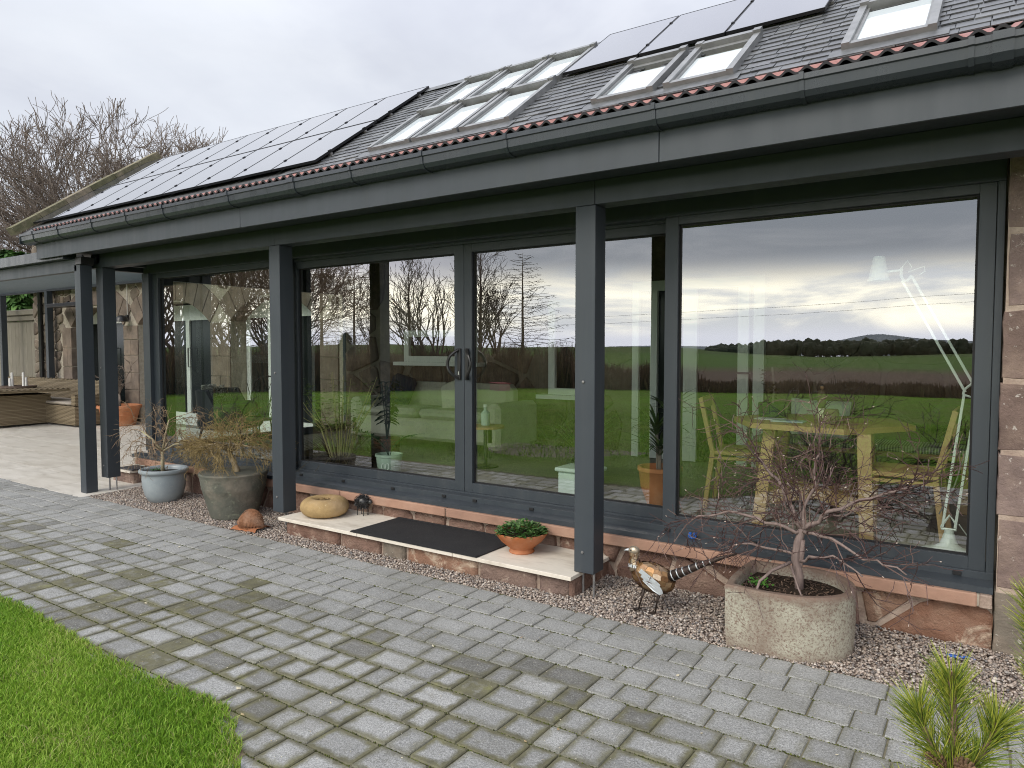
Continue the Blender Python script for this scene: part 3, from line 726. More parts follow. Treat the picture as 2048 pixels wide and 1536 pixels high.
def skylight(x0, x1, s0, s1, opened=False):
    f = MB(); w = .075
    for a, b, c, d, h in ((x0, x0+w, s0, s1, .09), (x1-w, x1, s0, s1, .09), (x0+w, x1-w, s0, s0+w*1.1, .075), (x0+w, x1-w, s1-w*1.4, s1, .115)): rbox(f, a, b, c, d, -.03, h)
    k = f.build('skylight', FRAME, house); sm = s1 - w*1.4
    l = MB()
    for a, b, c, d in ((x0+w, x0+w+.03, s0+w*1.1, sm), (x1-w-.03, x1-w, s0+w*1.1, sm), (x0+w+.03, x1-w-.03, s0+w*1.1, s0+w*1.1+.035)): rbox(l, a, b, c, d, .0, .055)
    l.build('sash', RUBBER if False else FRAME, k)
    top = sm - (.30 if opened else .10)
    p = MB(); rbox(p, x0+w+.03, x1-w-.03, s0+w*1.1+.035, top, .02, .035); p.build('pane', SKYPANE, k)
    b = MB(); rbox(b, x0+w+.03, x1-w-.03, top, sm, -.02, .0); b.build('reveal', mat('shadowed_reveal', (.05, .055, .045), (.10, .10, .08), 4, .7), k)
    if opened:
        b2 = MB(); rbox(b2, x0+w+.03, x1-w-.03, sm - .10, sm, .0, .05); b2.build('sash_rail', FRAME, k)
    h = MB(); rbox(h, x0, x0+.09, s1-.09, s1+.02, .09, .125); rbox(h, x1-.09, x1, s1-.09, s1+.02, .09, .125); stuff(h.build('corner_cap', FRAME, k))
for i, (a, b, c, d) in enumerate(SKY_W): skylight(a, b, c, d, i in (6, 7))
fl = MB(); rbox(fl, -7.86, -5.12, -.06, .16, .02, .028); rbox(fl, -4.1, -2.26, -.08, .10, .02, .028); rbox(fl, -1.4, -.4, -.08, .10, .02, .028); fl.build('skylight_flashing', LEAD, house)

# corrugated veranda roof
SL = .3690; EYV = 3.62; ZC = 2.945
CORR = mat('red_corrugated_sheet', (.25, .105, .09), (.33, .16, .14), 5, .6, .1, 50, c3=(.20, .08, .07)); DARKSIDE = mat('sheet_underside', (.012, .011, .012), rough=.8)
def corrugated():
    root = MB().box(-8.9, 2.3, 3.665, 3.70, 2.78, 2.917).build('corrugated_roof', DARKSIDE, house); pitch = .0847
    for k in range(13):
        x0 = -8.9 + k*pitch*10; n = 81; V = []; F = []
        for j, y in enumerate((3.62, 4.6, 6.0, 7.62)):
            for t in (0, 1):
                for i in range(n):
                    x = x0 + i*pitch*10/(n-1); z = 1.6 + SL*y + .0128*(math.cos(2*math.pi*(x + .005)/pitch) - 1) - (.007 if t else 0) + (k % 2)*.002; V.append((x, y, z))
        for j in range(3):
            for i in range(n-1):
                a = j*2*n + i; F.append((a, a+1, a+2*n+1, a+2*n)); b = a + n; F.append((b, b+2*n, b+2*n+1, b+1))
        for i in range(n-1): F.append((i, n+i, n+i+1, i+1))
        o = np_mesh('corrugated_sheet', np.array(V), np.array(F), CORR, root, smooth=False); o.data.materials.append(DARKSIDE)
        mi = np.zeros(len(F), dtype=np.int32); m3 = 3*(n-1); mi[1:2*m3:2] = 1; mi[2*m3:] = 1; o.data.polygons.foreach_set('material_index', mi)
corrugated()
def sheet_lip():
    pitch = .0847; n = 1060; V = []; F = []
    for i in range(n+1):
        x = -8.9 + 11.2*i/n; z = 1.6 + SL*3.62 + .0128*(math.cos(2*math.pi*(x + .005)/pitch) - 1)
        for y, dz in ((3.612, .0045), (3.6195, .0045), (3.612, -.0105)): V.append((x, y, z + dz))
    for i in range(n): a = 3*i; F += [(a, a+3, a+4, a+1), (a+2, a+5, a+3, a)]
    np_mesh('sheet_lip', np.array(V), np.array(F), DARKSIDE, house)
sheet_lip()

# fascia, soffit, gutter, beam and posts
def veranda():
    for a, b in ((-8.97, -5.232), (-5.228, -1.532), (-1.528, 2.3)): MB().bbox(a, b, 3.68, 3.70, 2.612, 2.86, .002).build('fascia_board', ANTH, house)
    MB().bbox(-8.97, -8.95, 3.702, 4.05, 2.612, 2.86, .002).build('fascia_board', ANTH, house)
    MB().box(-8.95, 2.3, 3.702, 4.66, 2.652, 2.665).build('soffit', ANTH, house)
    for a, b in ((-8.42, -5.212), (-5.208, -2.087), (-2.083, 2.3)): MB().bbox(a, b, 4.0, 4.145, 2.502, 2.65, .002).build('beam', ANTH, house)
    prof = [(3.690, 2.884), (3.690, 2.779), (3.640, 2.779), (3.602, 2.790), (3.583, 2.814), (3.578, 2.858), (3.569, 2.863), (3.569, 2.889), (3.582, 2.889), (3.584, 2.870), (3.592, 2.816), (3.610, 2.798), (3.645, 2.788), (3.680, 2.788), (3.680, 2.884)]
    def ex(x0, x1, pr, name, parent, m=GUT):
        n = len(pr); mb = MB(); mb.add([(x0, y, z) for y, z in pr] + [(x1, y, z) for y, z in pr], [(k, (k+1) % n, n+(k+1) % n, n+k) for k in range(n)]); mb.f.append(tuple(range(n))[::-1]); mb.f.append(tuple(range(n, 2*n))); return mb.build(name, m, parent)
    g = ex(-9.12, 2.3, prof, 'gutter', house)
    MB().box(-9.128, -9.121, 3.57, 3.69, 2.779, 2.889).build('gutter_end', GUT, g)
    c = [(3.690, 2.779), (3.639, 2.7785), (3.601, 2.7895), (3.5815, 2.8135), (3.5765, 2.8575), (3.5675, 2.8625), (3.5675, 2.8905), (3.584, 2.8905)]
    def band(x, w, t): 
        o = [(y - t*(1 if z > 2.80 else .4), z + (t if z > 2.885 else (-t if z < 2.80 else 0))) for y, z in c]; return ex(x-w/2, x+w/2, c + o[::-1], 'gutter_bracket', g)
    for x in (-8.81, -8.23, -7.51, -6.86, -6.22, -5.25, -3.81, -3.14, -2.47, -1.52, -.78, -.11): band(x, .022, .005)
    for x in (-4.45, -.0): band(x, .075, .006)
    MB().tube([(-9.02, 3.70, 2.80), (-9.02, 3.9, 2.68), (-9.02, 4.3, 2.6)], .034, 10).build('downpipe', GUT, house)
    rods = {0: ((-2.185, 4.06), (-2.085, 4.02)), 1: ((-5.24, 4.10), (-5.16, 4.06)), 2: ((-8.20, 4.03), (-8.17, 4.09))}
    for k, x in enumerate((-2.221, -5.285, -8.32)):
        p = MB().bbox(x, x + .142, 4.0, 4.142, .155, 2.500, .003).build('post', ANTH, house)
        p2 = MB()
        for q in rods[k]: p2.tube([(q[0], q[1], -.06), (q[0], q[1], .158)], .0085, 8)
        p2.build('threaded_rod', STEEL, p)
        for z in (.29, 1.39): MB().lathe([(.0, -.006), (.009, -.005), (.011, 0)], 0, 0, 6).build('bolt', STEEL, p, M=Matrix.Translation((x + .062, 3.9985, z)) @ Matrix.Rotation(R(-90), 4, 'X'))
veranda()

# glazing ---------------------------------------------------------------
def leaf(name, x0, x1, y, z0, z1, wl, wr, wb, wt, label=None):
    f = MB(); d = .055
    f.bbox(x0, x0+wl, y, y+d, z0, z1, .002); f.bbox(x1-wr, x1, y, y+d, z0, z1, .002); f.bbox(x0+wl-.001, x1-wr+.001, y+.001, y+d-.001, z0, z0+wb, .002); f.bbox(x0+wl-.001, x1-wr+.001, y+.001, y+d-.001, z1-wt, z1, .002)
    k = f.build(name, ALU, house); a, b, c, e = x0+wl, x1-wr, z0+wb, z1-wt; q = MB(); yy = y + .030; s = .011
    q.box(a-.001, a+s, yy, yy+.012, c, e); q.box(b-s, b+.001, yy, yy+.012, c, e); q.box(a, b, yy+.0005, yy+.0115, c-.001, c+s); q.box(a, b, yy+.0005, yy+.0115, e-s, e+.001); q.build('gasket', RUBBER, k)
    MB().add([(a, yy+.008, c), (b, yy+.008, c), (b, yy+.008, e), (a, yy+.008, e)], [(0, 1, 2, 3)]).build('pane', GLASS, k)
    if label: k['label'] = label
    return k
def glazing():
    fr = MB()
    fr.bbox(-8.29, .034, 4.52, 4.76, .362, .405, .002); fr.bbox(-8.29, .034, 4.52, 4.76, 2.475, 2.65, .002)
    fr.bbox(-.002, .034, 4.53, 4.76, .40, 2.48, .002); fr.bbox(-8.29, -8.15, 4.50, 4.76, .40, 2.48, .002)
    fr.box(-8.14, -.004, 4.612, 4.632, .405, .418); fr.box(-8.14, -.004, 4.612, 4.632, 2.455, 2.475)
    f = fr.build('window_frame', ALU, house)
    for x in (-7.6, -6.6, -5.53, -4.94, -4.32, -3.74, -3.42, -2.88, -1.79, -1.22, -.66, -.13): MB().bbox(x-.02, x+.02, 4.511, 4.5195, .371, .392, .002).build('drain_cover', RUBBER, f)
    c = MB(); pr = [(4.425, .318), (4.425, .352), (4.519, .366), (4.519, .34), (4.44, .33), (4.44, .318)]; n = len(pr)
    c.add([(-8.47, y, z) for y, z in pr] + [(.034, y, z) for y, z in pr], [(k, (k+1) % n, n+(k+1) % n, n+k) for k in range(n)]); c.f.append(tuple(range(n))[::-1]); c.f.append(tuple(range(n, 2*n))); c.build('metal_cill', ALU, house)
    leaf('fixed_window', -1.838, -.004, 4.545, .372, 2.478, .092, .078, .10, .055)
    leaf('fixed_window', -8.15, -5.70, 4.545, .372, 2.478, .115, .092, .085, .06)
    for x0, x1, s in ((-5.80, -3.622, 1), (-3.618, -1.76, -1)):
        k = leaf('sliding_door', x0, x1, 4.64, .402, 2.478, .10 if s > 0 else .078, .10 if s > 0 else .09, .088, .088)
        hx = -3.665 if s > 0 else -3.585; h = MB()
        h.bbox(hx-.018, hx+.018, 4.624, 4.6385, 1.345, 1.605, .004)
        pts = []
        for i in range(15):
            t = -1 + 2*i/14; pts.append((hx + s*(-.075*(1 - t*t) - .004), 4.626 - .05*(1 - t**4), 1.475 + .118*t))
        h.tube(pts, [.0125]*15, 8); h.build('handle', BLACK, k, smooth=True, auto=40)
        if s > 0: MB().bbox(hx-.006, hx+.006, 4.619, 4.6255, 1.385, 1.415, .002).build('lock_cylinder', mat('chrome_lock', (.75, .75, .75), rough=.2, metal=1.0), k)
    # glazed end of the sun room
    e = MB()
    for y0, y1 in ((4.77, 4.85), (7.0, 7.1), (7.6, 7.70)): e.bbox(-8.29, -8.23, y0, y1, .405, 2.5, .002)
    e.bbox(-8.289, -8.231, 4.85, 7.6, .36, .46, .002); e.bbox(-8.289, -8.231, 4.85, 7.6, 2.42, 2.55, .002)
    k = e.build('end_window', ALU, house); MB().add([(-8.26, 4.85, .46), (-8.26, 7.6, .46), (-8.26, 7.6, 2.42), (-8.26, 4.85, 2.42)], [(0, 1, 2, 3)]).build('pane', m_glass('end_glass', 1.7, (.90, .95, .92)), k)
    MB().box(-8.29, -8.23, 4.76, 7.7, -.05, .36).build('end_plinth', MORTAR2, house); MB().extrude([(4.0, 2.55), (7.6, 2.55), (7.6, 4.33), (4.0, 2.98)], lambda p: (-8.29, p[0], p[1]), lambda p: (-8.23, p[0], p[1])).build('end_gable', ANTH, house)
glazing()

# plinth, sill stones and the quoins on the right
def masonry():
    pr = random.Random(31)
    w = MB().box(-8.27, .034, 4.475, 4.75, -.08, .243).build('plinth_wall', MORTAR2, house)
    pts = []; x = -8.2
    while x < .03: pts.append((x + pr.uniform(-.05, .05), pr.choice([.04, .11, .15]) + pr.uniform(-.03, .03))); x += pr.uniform(.22, .66)
    x = -8.1
    while x < .03: pts.append((x, pr.choice([.0, .22]) )); x += pr.uniform(.5, 1.0)
    for p, c in vcells(pts, (-8.26, .03, -.05, .236), .015, pr):
        m = ORANGESTONE if -.75 < p[0] < -.25 else REDSTONE
        c = [(a + pr.uniform(-.012, .012), b + pr.uniform(-.010, .010)) for a, b in c]
        face_stone(c, 4.475, pr.uniform(.012, .035), pr, m, w)
    js = [-8.35, -6.95, -6.0, -4.86, -3.63, -2.35, -1.09, -.03, .036]
    for a, b in zip(js[:-1], js[1:]): MB().bbox(a+.005, b-.005, 4.395, 4.62, .245, .317, .006).build('sill_stone', SILL if b - a > .2 else MORTAR2, house)
    MB().box(-8.34, .03, 4.41, 4.6, .25, .312).build('sill_mortar', MORTAR, house)
    b = MB().box(.046, 1.9, 4.446, 4.95, -.1, 2.64).build('quoin_wall', MORTAR2, house); zs = [2.64, 2.20, 1.81, 1.435, 1.065, .73, .345, -.06]
    for i in range(7):
        z1, z0 = zs[i], zs[i+1]; xl = [.045, .052, .038, .034, .036, .044, .040][i]; x = xl
        for j in range(3):
            wd = [.52, .78, .46, .7, .55, .8, .6][(i + j) % 7]; n = 7; c = []
            x2 = x + wd
            for (p, q) in (((x, z0+.012), (x2-.014, z0+.012)), ((x2-.014, z0+.012), (x2-.014, z1-.012)), ((x2-.014, z1-.012), (x, z1-.012)), ((x, z1-.012), (x, z0+.012))):
                for t in np.linspace(0, 1, n)[:-1]: c.append((p[0]+(q[0]-p[0])*t + pr.uniform(-.004, .004), p[1]+(q[1]-p[1])*t + pr.uniform(-.005, .005)))
            cx = sum(p[0] for p in c)/len(c); cz = sum(p[1] for p in c)/len(c); m = len(c)
            vs = [(p[0], 4.70, p[1]) for p in c] + [(p[0], 4.450, p[1]) for p in c] + [(cx+(p[0]-cx)*.985, 4.443 + pr.uniform(-.002, .002), cz+(p[1]-cz)*.965) for p in c] + [(cx, 4.441, cz)]
            fs = [(r*m+k, r*m+(k+1) % m, (r+1)*m+(k+1) % m, (r+1)*m+k) for r in range(2) for k in range(m)] + [(2*m+k, 2*m+(k+1) % m, 3*m) for k in range(m)]
            MB().add(vs, fs).build('quoin_stone', QUOINW if i == 6 else QUOIN, b); x = x2
masonry()

# inside of the sun room
def interior():
    FL = mat('oak_grey_floor', (.20, .18, .155), (.27, .245, .21), 3, .5, .05, 40, stretch=(1, 6, 1))
    MB().box(-8.23, 1.6, 4.76, 7.71, .20, .36).build('interior_floor', FL, house)
    CE = mat('pale_ceiling', (.55, .55, .52), (.6, .6, .57), 2, .9)
    MB().add([(-8.22, 4.66, 2.67), (1.7, 4.66, 2.67), (1.7, 7.7, 3.55), (-8.22, 7.7, 3.55)], [(0, 1, 2, 3)]).build('interior_ceiling', CE, house)
    MB().box(1.62, 1.7, 4.95, 7.7, .0, 3.6).build('interior_side_wall', CE, house)
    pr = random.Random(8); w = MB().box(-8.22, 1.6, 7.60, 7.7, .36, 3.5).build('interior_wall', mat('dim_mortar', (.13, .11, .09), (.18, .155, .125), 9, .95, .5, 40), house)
    pts = []
    z = .55
    while z < 2.7:
        x = -8.0 + pr.uniform(0, .4)
        while x < 1.4: pts.append((x + pr.uniform(-.1, .1), z + pr.uniform(-.09, .09))); x += pr.uniform(.42, .8)
        z += pr.uniform(.3, .42)
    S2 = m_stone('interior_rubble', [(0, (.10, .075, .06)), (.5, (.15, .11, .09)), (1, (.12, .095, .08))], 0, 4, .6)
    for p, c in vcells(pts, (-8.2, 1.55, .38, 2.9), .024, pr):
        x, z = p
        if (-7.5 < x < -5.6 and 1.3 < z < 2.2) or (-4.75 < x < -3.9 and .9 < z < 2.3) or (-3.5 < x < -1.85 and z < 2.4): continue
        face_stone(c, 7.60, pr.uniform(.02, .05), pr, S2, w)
    def win(x0, x1, z0, z1, bars=()):
        f = MB()
        f.box(x0, x0+.09, 7.52, 7.60, z0, z1); f.box(x1-.09, x1, 7.52, 7.60, z0, z1); f.box(x0+.09, x1-.09, 7.521, 7.60, z0, z0+.08); f.box(x0+.09, x1-.09, 7.521, 7.60, z1-.09, z1); f.box(x0-.12, x1+.12, 7.42, 7.60, z0-.05, z0-.001)
        for b in bars: f.box(b-.05, b+.05, 7.522, 7.60, z0+.08, z1-.09)
        k = f.build('interior_window', WHITE, house); MB().box(x0+.05, x1-.05, 7.57, 7.575, z0+.04, z1-.05).build('pane', m_darkpane, k)
    win(-6.95, -5.7, 1.42, 1.86); win(-4.55, -3.95, 1.04, 2.2)
    d = MB()
    for a, b in ((-3.42, -3.34), (-3.20, -3.12), (-2.88, -2.66), (-2.22, -2.11), (-2.06, -1.95)): d.box(a, b, 7.50, 7.59, .37, 2.35)
    d.box(-3.42, -1.95, 7.501, 7.589, 2.25, 2.36); d.box(-3.12, -2.88, 7.501, 7.589, .37, .58); k = d.build('french_door', WHITE, house)
    MB().box(-3.4, -1.97, 7.55, 7.555, .38, 2.3).build('pane', m_darkpane, k); MB().tube([(-2.09, 7.49, 1.35), (-2.09, 7.43, 1.35), (-2.2, 7.43, 1.35)], .012, 6).build('handle', STEEL, k)
interior()

# ------------------------------------------------------------------ solar panels: each a thing of its own
def m_pv():
    t = NT('solar_glass'); t.col((.06, .062, .078)); t.rough(.02); t.spec(.5); t.b.inputs['Coat Weight'].default_value = .62; t.b.inputs['Coat Roughness'].default_value = .02; t.b.inputs['Coat IOR'].default_value = 1.6; return t.m
PV = m_pv(); PVF = mat('black_panel_frame', (.02, .02, .022), rough=.4, metal=.4)
ORD = ['first', 'second', 'third', 'fourth', 'fifth', 'sixth', 'seventh', 'eighth', 'ninth']
def solar(x0, x1, s0, s1, label, group):
    h0, h1 = .055, .093; c = rp((x0+x1)/2, (s0+s1)/2, h0); t = thing('solar_panel', label, 'solar panel', c, group)
    f = MB(); w = .012
    for a, b, d, e in ((x0, x0+w, s0, s1), (x1-w, x1, s0, s1), (x0+w, x1-w, s0, s0+w), (x0+w, x1-w, s1-w, s1)): rbox(f, a, b, d, e, h0, h1)
    f.build('frame', PVF, t)
    g = MB(); rbox(g, x0+w, x1-w, s0+w, s1-w, h0+.012, h1-.003); g.build('glass_face', PV, t)
    for s in (s0 + (s1-s0)*.22, s0 + (s1-s0)*.78):
        k = MB(); rbox(k, x1-.012, x1+.022, s-.025, s+.025, h1-.004, h1+.012); k.build('clamp', PVF, t)
        k = MB(); rbox(k, x1-.06, x1+.03, s-.02, s+.02, .02, h0-.002); k.build('rail_end', STEEL, t)
n = 9; xa, xb = -18.62, -8.84; wd = (xb - xa)/n
for r, (s0, s1) in enumerate(((.10, 1.76), (1.79, 3.45))):
    for k in range(n):
        solar(xa + k*wd + .006, xa + (k+1)*wd - .006, s0, s1, f"{ORD[k]} solar panel from the left gable in the {'lower' if r == 0 else 'upper'} row of the big array", 'solar panels of the big array on the slate roof')
for k in range(3):
    x0 = -5.19 + k*1.165
    solar(x0 + .006, x0 + 1.152, 1.78, 3.62, ['high solar panel beside the six joined skylights', 'high solar panel above the pair of skylights, middle of three', 'high solar panel nearest the lone skylight, right end of three'][k], 'three solar panels high on the roof')

# ------------------------------------------------------------------ louvred canopy over the patio
def canopy():
    t = thing('patio_canopy', 'flat grey louvred canopy over the pale patio beside the glazed veranda', 'canopy', (-9, 3.8, 0))
    MB().bbox(-30, -8.32, 3.80, 3.86, 2.45, 2.585, .003).build('front_beam', ANTH, t); MB().bbox(-30, -8.45, 3.72, 3.862, 2.586, 2.70, .003).build('front_gutter', GUT, t)
    MB().bbox(-30, -8.9, 7.58, 7.66, 2.92, 3.05, .003).build('wall_beam', ANTH, t); MB().bbox(-8.46, -8.38, 3.87, 7.57, 2.50, 2.60, .003).build('side_beam', ANTH, t)
    SLT = mat('blue_grey_louvre', (.06, .10, .14), (.08, .125, .165), 3, .35, spec=.5); n = 26
    for k in range(n):
        y = 3.88 + (7.56 - 3.88)*k/n; z = 2.60 + (3.0 - 2.60)*k/n
        MB().beam((-30, y + .07, z + .03), (-8.47, y + .07, z + .03), .012, .145, (0, 0.70, -.71), .002).build('louvre_slat', SLT, t)
    for x, y, z0, z1 in ((-8.372, 3.80, .003, 2.52), (-17.98, 7.50, .095, 2.92), (-20.45, 7.50, .095, 2.92)):
        p = MB().bbox(x, x + .125, y, y + .125, z0, z1, .003).build('post', ANTH, t)
    MB().bbox(-8.33, -8.20, 3.79, 3.93, 2.52, 2.60, .003).build('corner_bracket', BLACK, t)
canopy()

# ------------------------------------------------------------------ doorstep and the things standing on it
def doorstep():
    t = thing('doorstep', 'low red stone doorstep with pale limestone slabs below the sliding doors', 'doorstep', (-3.6, 4.2, 0)); pr = random.Random(4)
    MB().box(-5.03, -2.23, 3.965, 4.46, -.05, .122).build('core', MORTAR2, t)
    js = [-5.045, -4.36, -3.90, -3.64, -2.96, -2.47, -2.215]; ST = [REDSTONE, REDSTONE, QUOINW, ORANGESTONE, REDSTONE, REDSTONE]
    for i, (a, b) in enumerate(zip(js[:-1], js[1:])):
        c = [(a+.014, -.04), (b-.012, -.04), (b-.012, .119), ((a+b)/2, .1195), (a+.014, .119)]; face_stone(c, 3.965, pr.uniform(.025, .04), pr, ST[i], t, 'stone')
    for y0, y1 in ((3.95, 4.2), (4.215, 4.46)): MB().bbox(-2.24, -2.195, y0, y1, -.04, .119, .012).build('stone', REDSTONE, t)
    for a, b in ((-5.075, -4.116), (-4.112, -3.152), (-3.148, -2.185)): MB().bbox(a, b, 3.892, 4.466, .123, .150, .0025).build('slab', LIME, t)
doorstep()
def sidestep():
    t = thing('side_step', 'small stone step with pale slab at the patio end of the glazing', 'step', (-8.5, 4.4, 0))
    MB().bbox(-8.80, -8.33, 4.36, 5.2, -.03, .145, .012).build('stone', REDSTONE, t); MB().bbox(-8.86, -8.32, 4.32, 5.22, .146, .172, .003).build('slab', LIME, t)
    MB().bbox(-8.62, -8.30, 4.34, 4.56, .176, .19, .003).build('slate_offcut', mat('slate_offcut', (.05, .05, .055), rough=.5), t)
sidestep()
def doormat():
    t = NT('rubber_mat'); v = t.vec('Object'); t.col(t.mix(t.rng(t.noise(700, 2, .5, v), .68, .74, 0, .5), t.mix(t.noise(5, 6, .7, v), (.010, .011, .013), (.034, .034, .035)), (.25, .23, .2))); t.rough(.85); t.spec(.25); t.bump(t.noise(300, 3, .6, v), .5, .004)
    m = MB().bbox(-4.185, -2.93, 3.886, 4.45, .152, .159, .002)
    o = m.build('doormat', t.m, None, loc=(-3.56, 4.17, .151)); tag(o, 'large plain black rubber doormat lying on the pale doorstep slabs', 'doormat')
    b = MB()
    for a, c, d, e in ((-4.185, -2.93, 3.886, 3.93), (-4.185, -2.93, 4.406, 4.45)): b.bbox(a+.004, c-.004, d+.004, e-.004, .1595, .165, .003)
    s1 = MB().bbox(-4.18, -2.935, 3.890, 3.922, .1592, .1635, .002).build('raised_edge', t.m, o); MB().bbox(-4.18, -2.935, 4.414, 4.446, .1592, .1635, .002).build('raised_edge', t.m, o)
doormat()
def donut():
    t = thing('stone_planter', 'round ochre stone planter like a flattened ring on the doorstep', 'planter', (-4.80, 4.17, .15))
    m = m_stone('ochre_stone', [(0, (.40, .27, .12)), (1, (.44, .31, .15))], .25, 8, .35, (.55, .45, .28), 24); pr = []
    for k in range(22):
        a = -math.pi*.5 + math.pi*1.30*k/21; pr.append((.126 + .087*math.cos(a), .079 + .077*math.sin(a)))
    pr = [(.0, .0), (.10, .0)] + [(r, max(z, .001)) for r, z in pr]
    MB().lathe(pr, 0, 0, 40, 1.0, .96).local('bowl', m, t, True)
    MB().lathe([(0, .130), (.085, .128)], 0, 0, 24).local('grit', mat('planter_grit', (.10, .07, .04), (.35, .27, .15), 60, .95, .8, 120), t)
    mb = MB(); q = random.Random(6)
    for k in range(110):
        a = q.uniform(0, 6.28); r = .085*math.sqrt(q.random()); s = q.uniform(.003, .006); h = q.uniform(.004, .022); x, y = r*math.cos(a), r*math.sin(a)
        mb.add([(x-s, y, .127), (x+s, y-s, .127), (x, y+s, .127), (x+q.uniform(-.01, .01), y+q.uniform(-.01, .01), .132+h)], [(0, 1, 3), (1, 2, 3), (2, 0, 3)])
    stuff(mb.local('dry_moss', mat('dry_moss', (.30, .22, .11), (.20, .13, .06), 40, .95), t))
donut()
def sheep():
    t = thing('sheep_ornament', 'small black metal sheep with spiky coat standing on the doorstep', 'ornament', (-4.53, 4.36, .15))
    q = random.Random(9); b = MB().ball((0, 0, .118), .055, 14, 10, (1.25, 1.0, .98)); b.local('body', BLACK, t, True)
    sp = MB()
    for k in range(330):
        d = Vector((q.gauss(0, 1), q.gauss(0, 1), q.gauss(0, 1))).normalized(); p = Vector((d.x*.06, d.y*.05, .118 + d.z*.05)); e = p + (d + Vector((q.uniform(-.7, .7), q.uniform(-.7, .7), q.uniform(-.7, .7)))).normalized()*q.uniform(.016, .030)
        sp.tube([p, e], [.0026, .0018], 4)
    stuff(sp.local('spiky_coat', BLACK, t))
    for x in (-.038, .038):
        for y in (-.026, .026): MB().tube([(x, y, .09), (x, y, .006), (x, y, 0)], [.0042, .0042, .0065], 6).local('leg', BLACK, t)
    MB().ball((.088, 0, .125), .022, 10, 8, (1.3, .8, .9)).tube([(.085, .012, .14), (.078, .034, .135)], [.006, .003], 5).tube([(.085, -.012, .14), (.078, -.034, .135)], [.006, .003], 5).local('head', BLACK, t, True)
sheep()
def leafmesh(mb, p, d, w, l, q, fold=.25):
    d = Vector(d).normalized(); s = d.cross(Vector((0, 0, 1)))
    s = s.normalized() if s.length > .01 else Vector((1, 0, 0)); u = s.cross(d); p = Vector(p)
    a = p + d*l*.45 + s*w + u*w*fold; b = p + d*l*.45 - s*w + u*w*fold; m = p + d*l*.5; e = p + d*l - u*l*.12; c1 = p + d*l*.8 + s*w*.55; c2 = p + d*l*.8 - s*w*.55
    o = len(mb.v); mb.v.extend([tuple(x) for x in (p, a, m, b, c1, e, c2)]); mb.f.extend([(o, o+1, o+2), (o, o+2, o+3), (o+1, o+4, o+2), (o+2, o+4, o+5), (o+2, o+5, o+6), (o+2, o+6, o+3)])
def m_leaf(name, stops, rough=.5, trans=.25):
    t = NT(name); c = t.ramp(t.isl(), stops); t.col(c); t.rough(rough); t.spec(.35); tr = t.N.new('ShaderNodeBsdfTranslucent'); t.L.new(c, tr.inputs[0]); mx = t.N.new('ShaderNodeMixShader'); mx.inputs[0].default_value = trans
    t.L.new(t.b.outputs[0], mx.inputs[1]); t.L.new(tr.outputs[0], mx.inputs[2]); t.L.new(mx.outputs[0], t.out.inputs[0]); return t.m
def terrabowl():
    t = thing('potted_plant', 'terracotta bowl full of small green leaves at the end of the doorstep', 'potted plant', (-2.76, 4.20, .15)); q = random.Random(13)
    pr = [(0, 0), (.088, 0), (.092, .006), (.086, .018), (.084, .03), (.108, .05), (.15, .085), (.178, .122), (.188, .138), (.190, .147), (.182, .150), (.174, .143), (.15, .10), (.0, .09)]
    tm = m_stone('glazed_terracotta', [(0, (.43, .145, .055)), (1, (.46, .16, .06))], .15, 5, .15, (.52, .30, .2), 12); MB().lathe(pr, 0, 0, 40).local('bowl', tm, t, True, 40)
    MB().lathe([(0, .128), (.17, .126)], 0, 0, 24).local('soil', SOIL, t)
    L_ = MB(); lm = m_leaf('violet_leaves', [(0, (.03, .085, .02)), (.5, (.07, .16, .04)), (1, (.15, .26, .08))], .4)
    for k in range(520):
        a = q.uniform(0, 6.283); r = .175*math.sqrt(q.random()); z = .135 + .075*(1 - (r/.19)**2)*q.uniform(.3, 1.1); d = Vector((math.cos(a)*(.5 + r*4), math.sin(a)*(.5 + r*4), q.uniform(.1, .9)))
        d = (d + Vector((q.gauss(0, .6), q.gauss(0, .6), 0))); l = q.uniform(.022, .042); leafmesh(L_, (r*math.cos(a), r*math.sin(a), z), d, l*.42, l, q)
    stuff(L_.local('leaves', lm, t))
terrabowl()

# ------------------------------------------------------------------ branching plants
def wiggle(pr, d, a): return (Vector(d) + Vector((pr.gauss(0, a), pr.gauss(0, a), pr.gauss(0, a)))).normalized()
def limb(mb, pts, r0, r1, n=7): mb.tube(pts, [r0 + (r1 - r0)*i/(len(pts)-1) for i in range(len(pts))], n)
def twigs(mb, pr, p, d, r, L_, depth, spread=.6, droop=0.0, nside=3, seg=3, kids=(2, 3), shrink=.68, tip=None, wob=.22, rm=.0012):
    p = Vector(p); d = Vector(d).normalized(); pts = [p]; cur = p; dd = d
    for i in range(seg):
        dd = wiggle(pr, dd + Vector((0, 0, -droop)), wob); cur = cur + dd*(L_/seg); pts.append(cur)
    mb.tube(pts, [max(rm, r*(1 - .35*i/seg)) for i in range(seg+1)], nside if r < .006 else max(nside, 5), cap=False)
    if depth <= 0:
        if tip is not None: tip.append((cur, dd))
        return
    for k in range(pr.randint(*kids)):
        j = pr.randint(max(1, seg-1), seg); twigs(mb, pr, pts[j], wiggle(pr, dd, spread), r*.7, L_*shrink*pr.uniform(.75, 1.2), depth-1, spread, droop, nside, seg, kids, shrink, tip, wob, rm)
    if seg > 2 and pr.random() < .6: twigs(mb, pr, pts[1], wiggle(pr, d, spread*1.2), r*.5, L_*shrink*.8, depth-1, spread, droop, nside, seg, kids, shrink, tip, wob, rm)
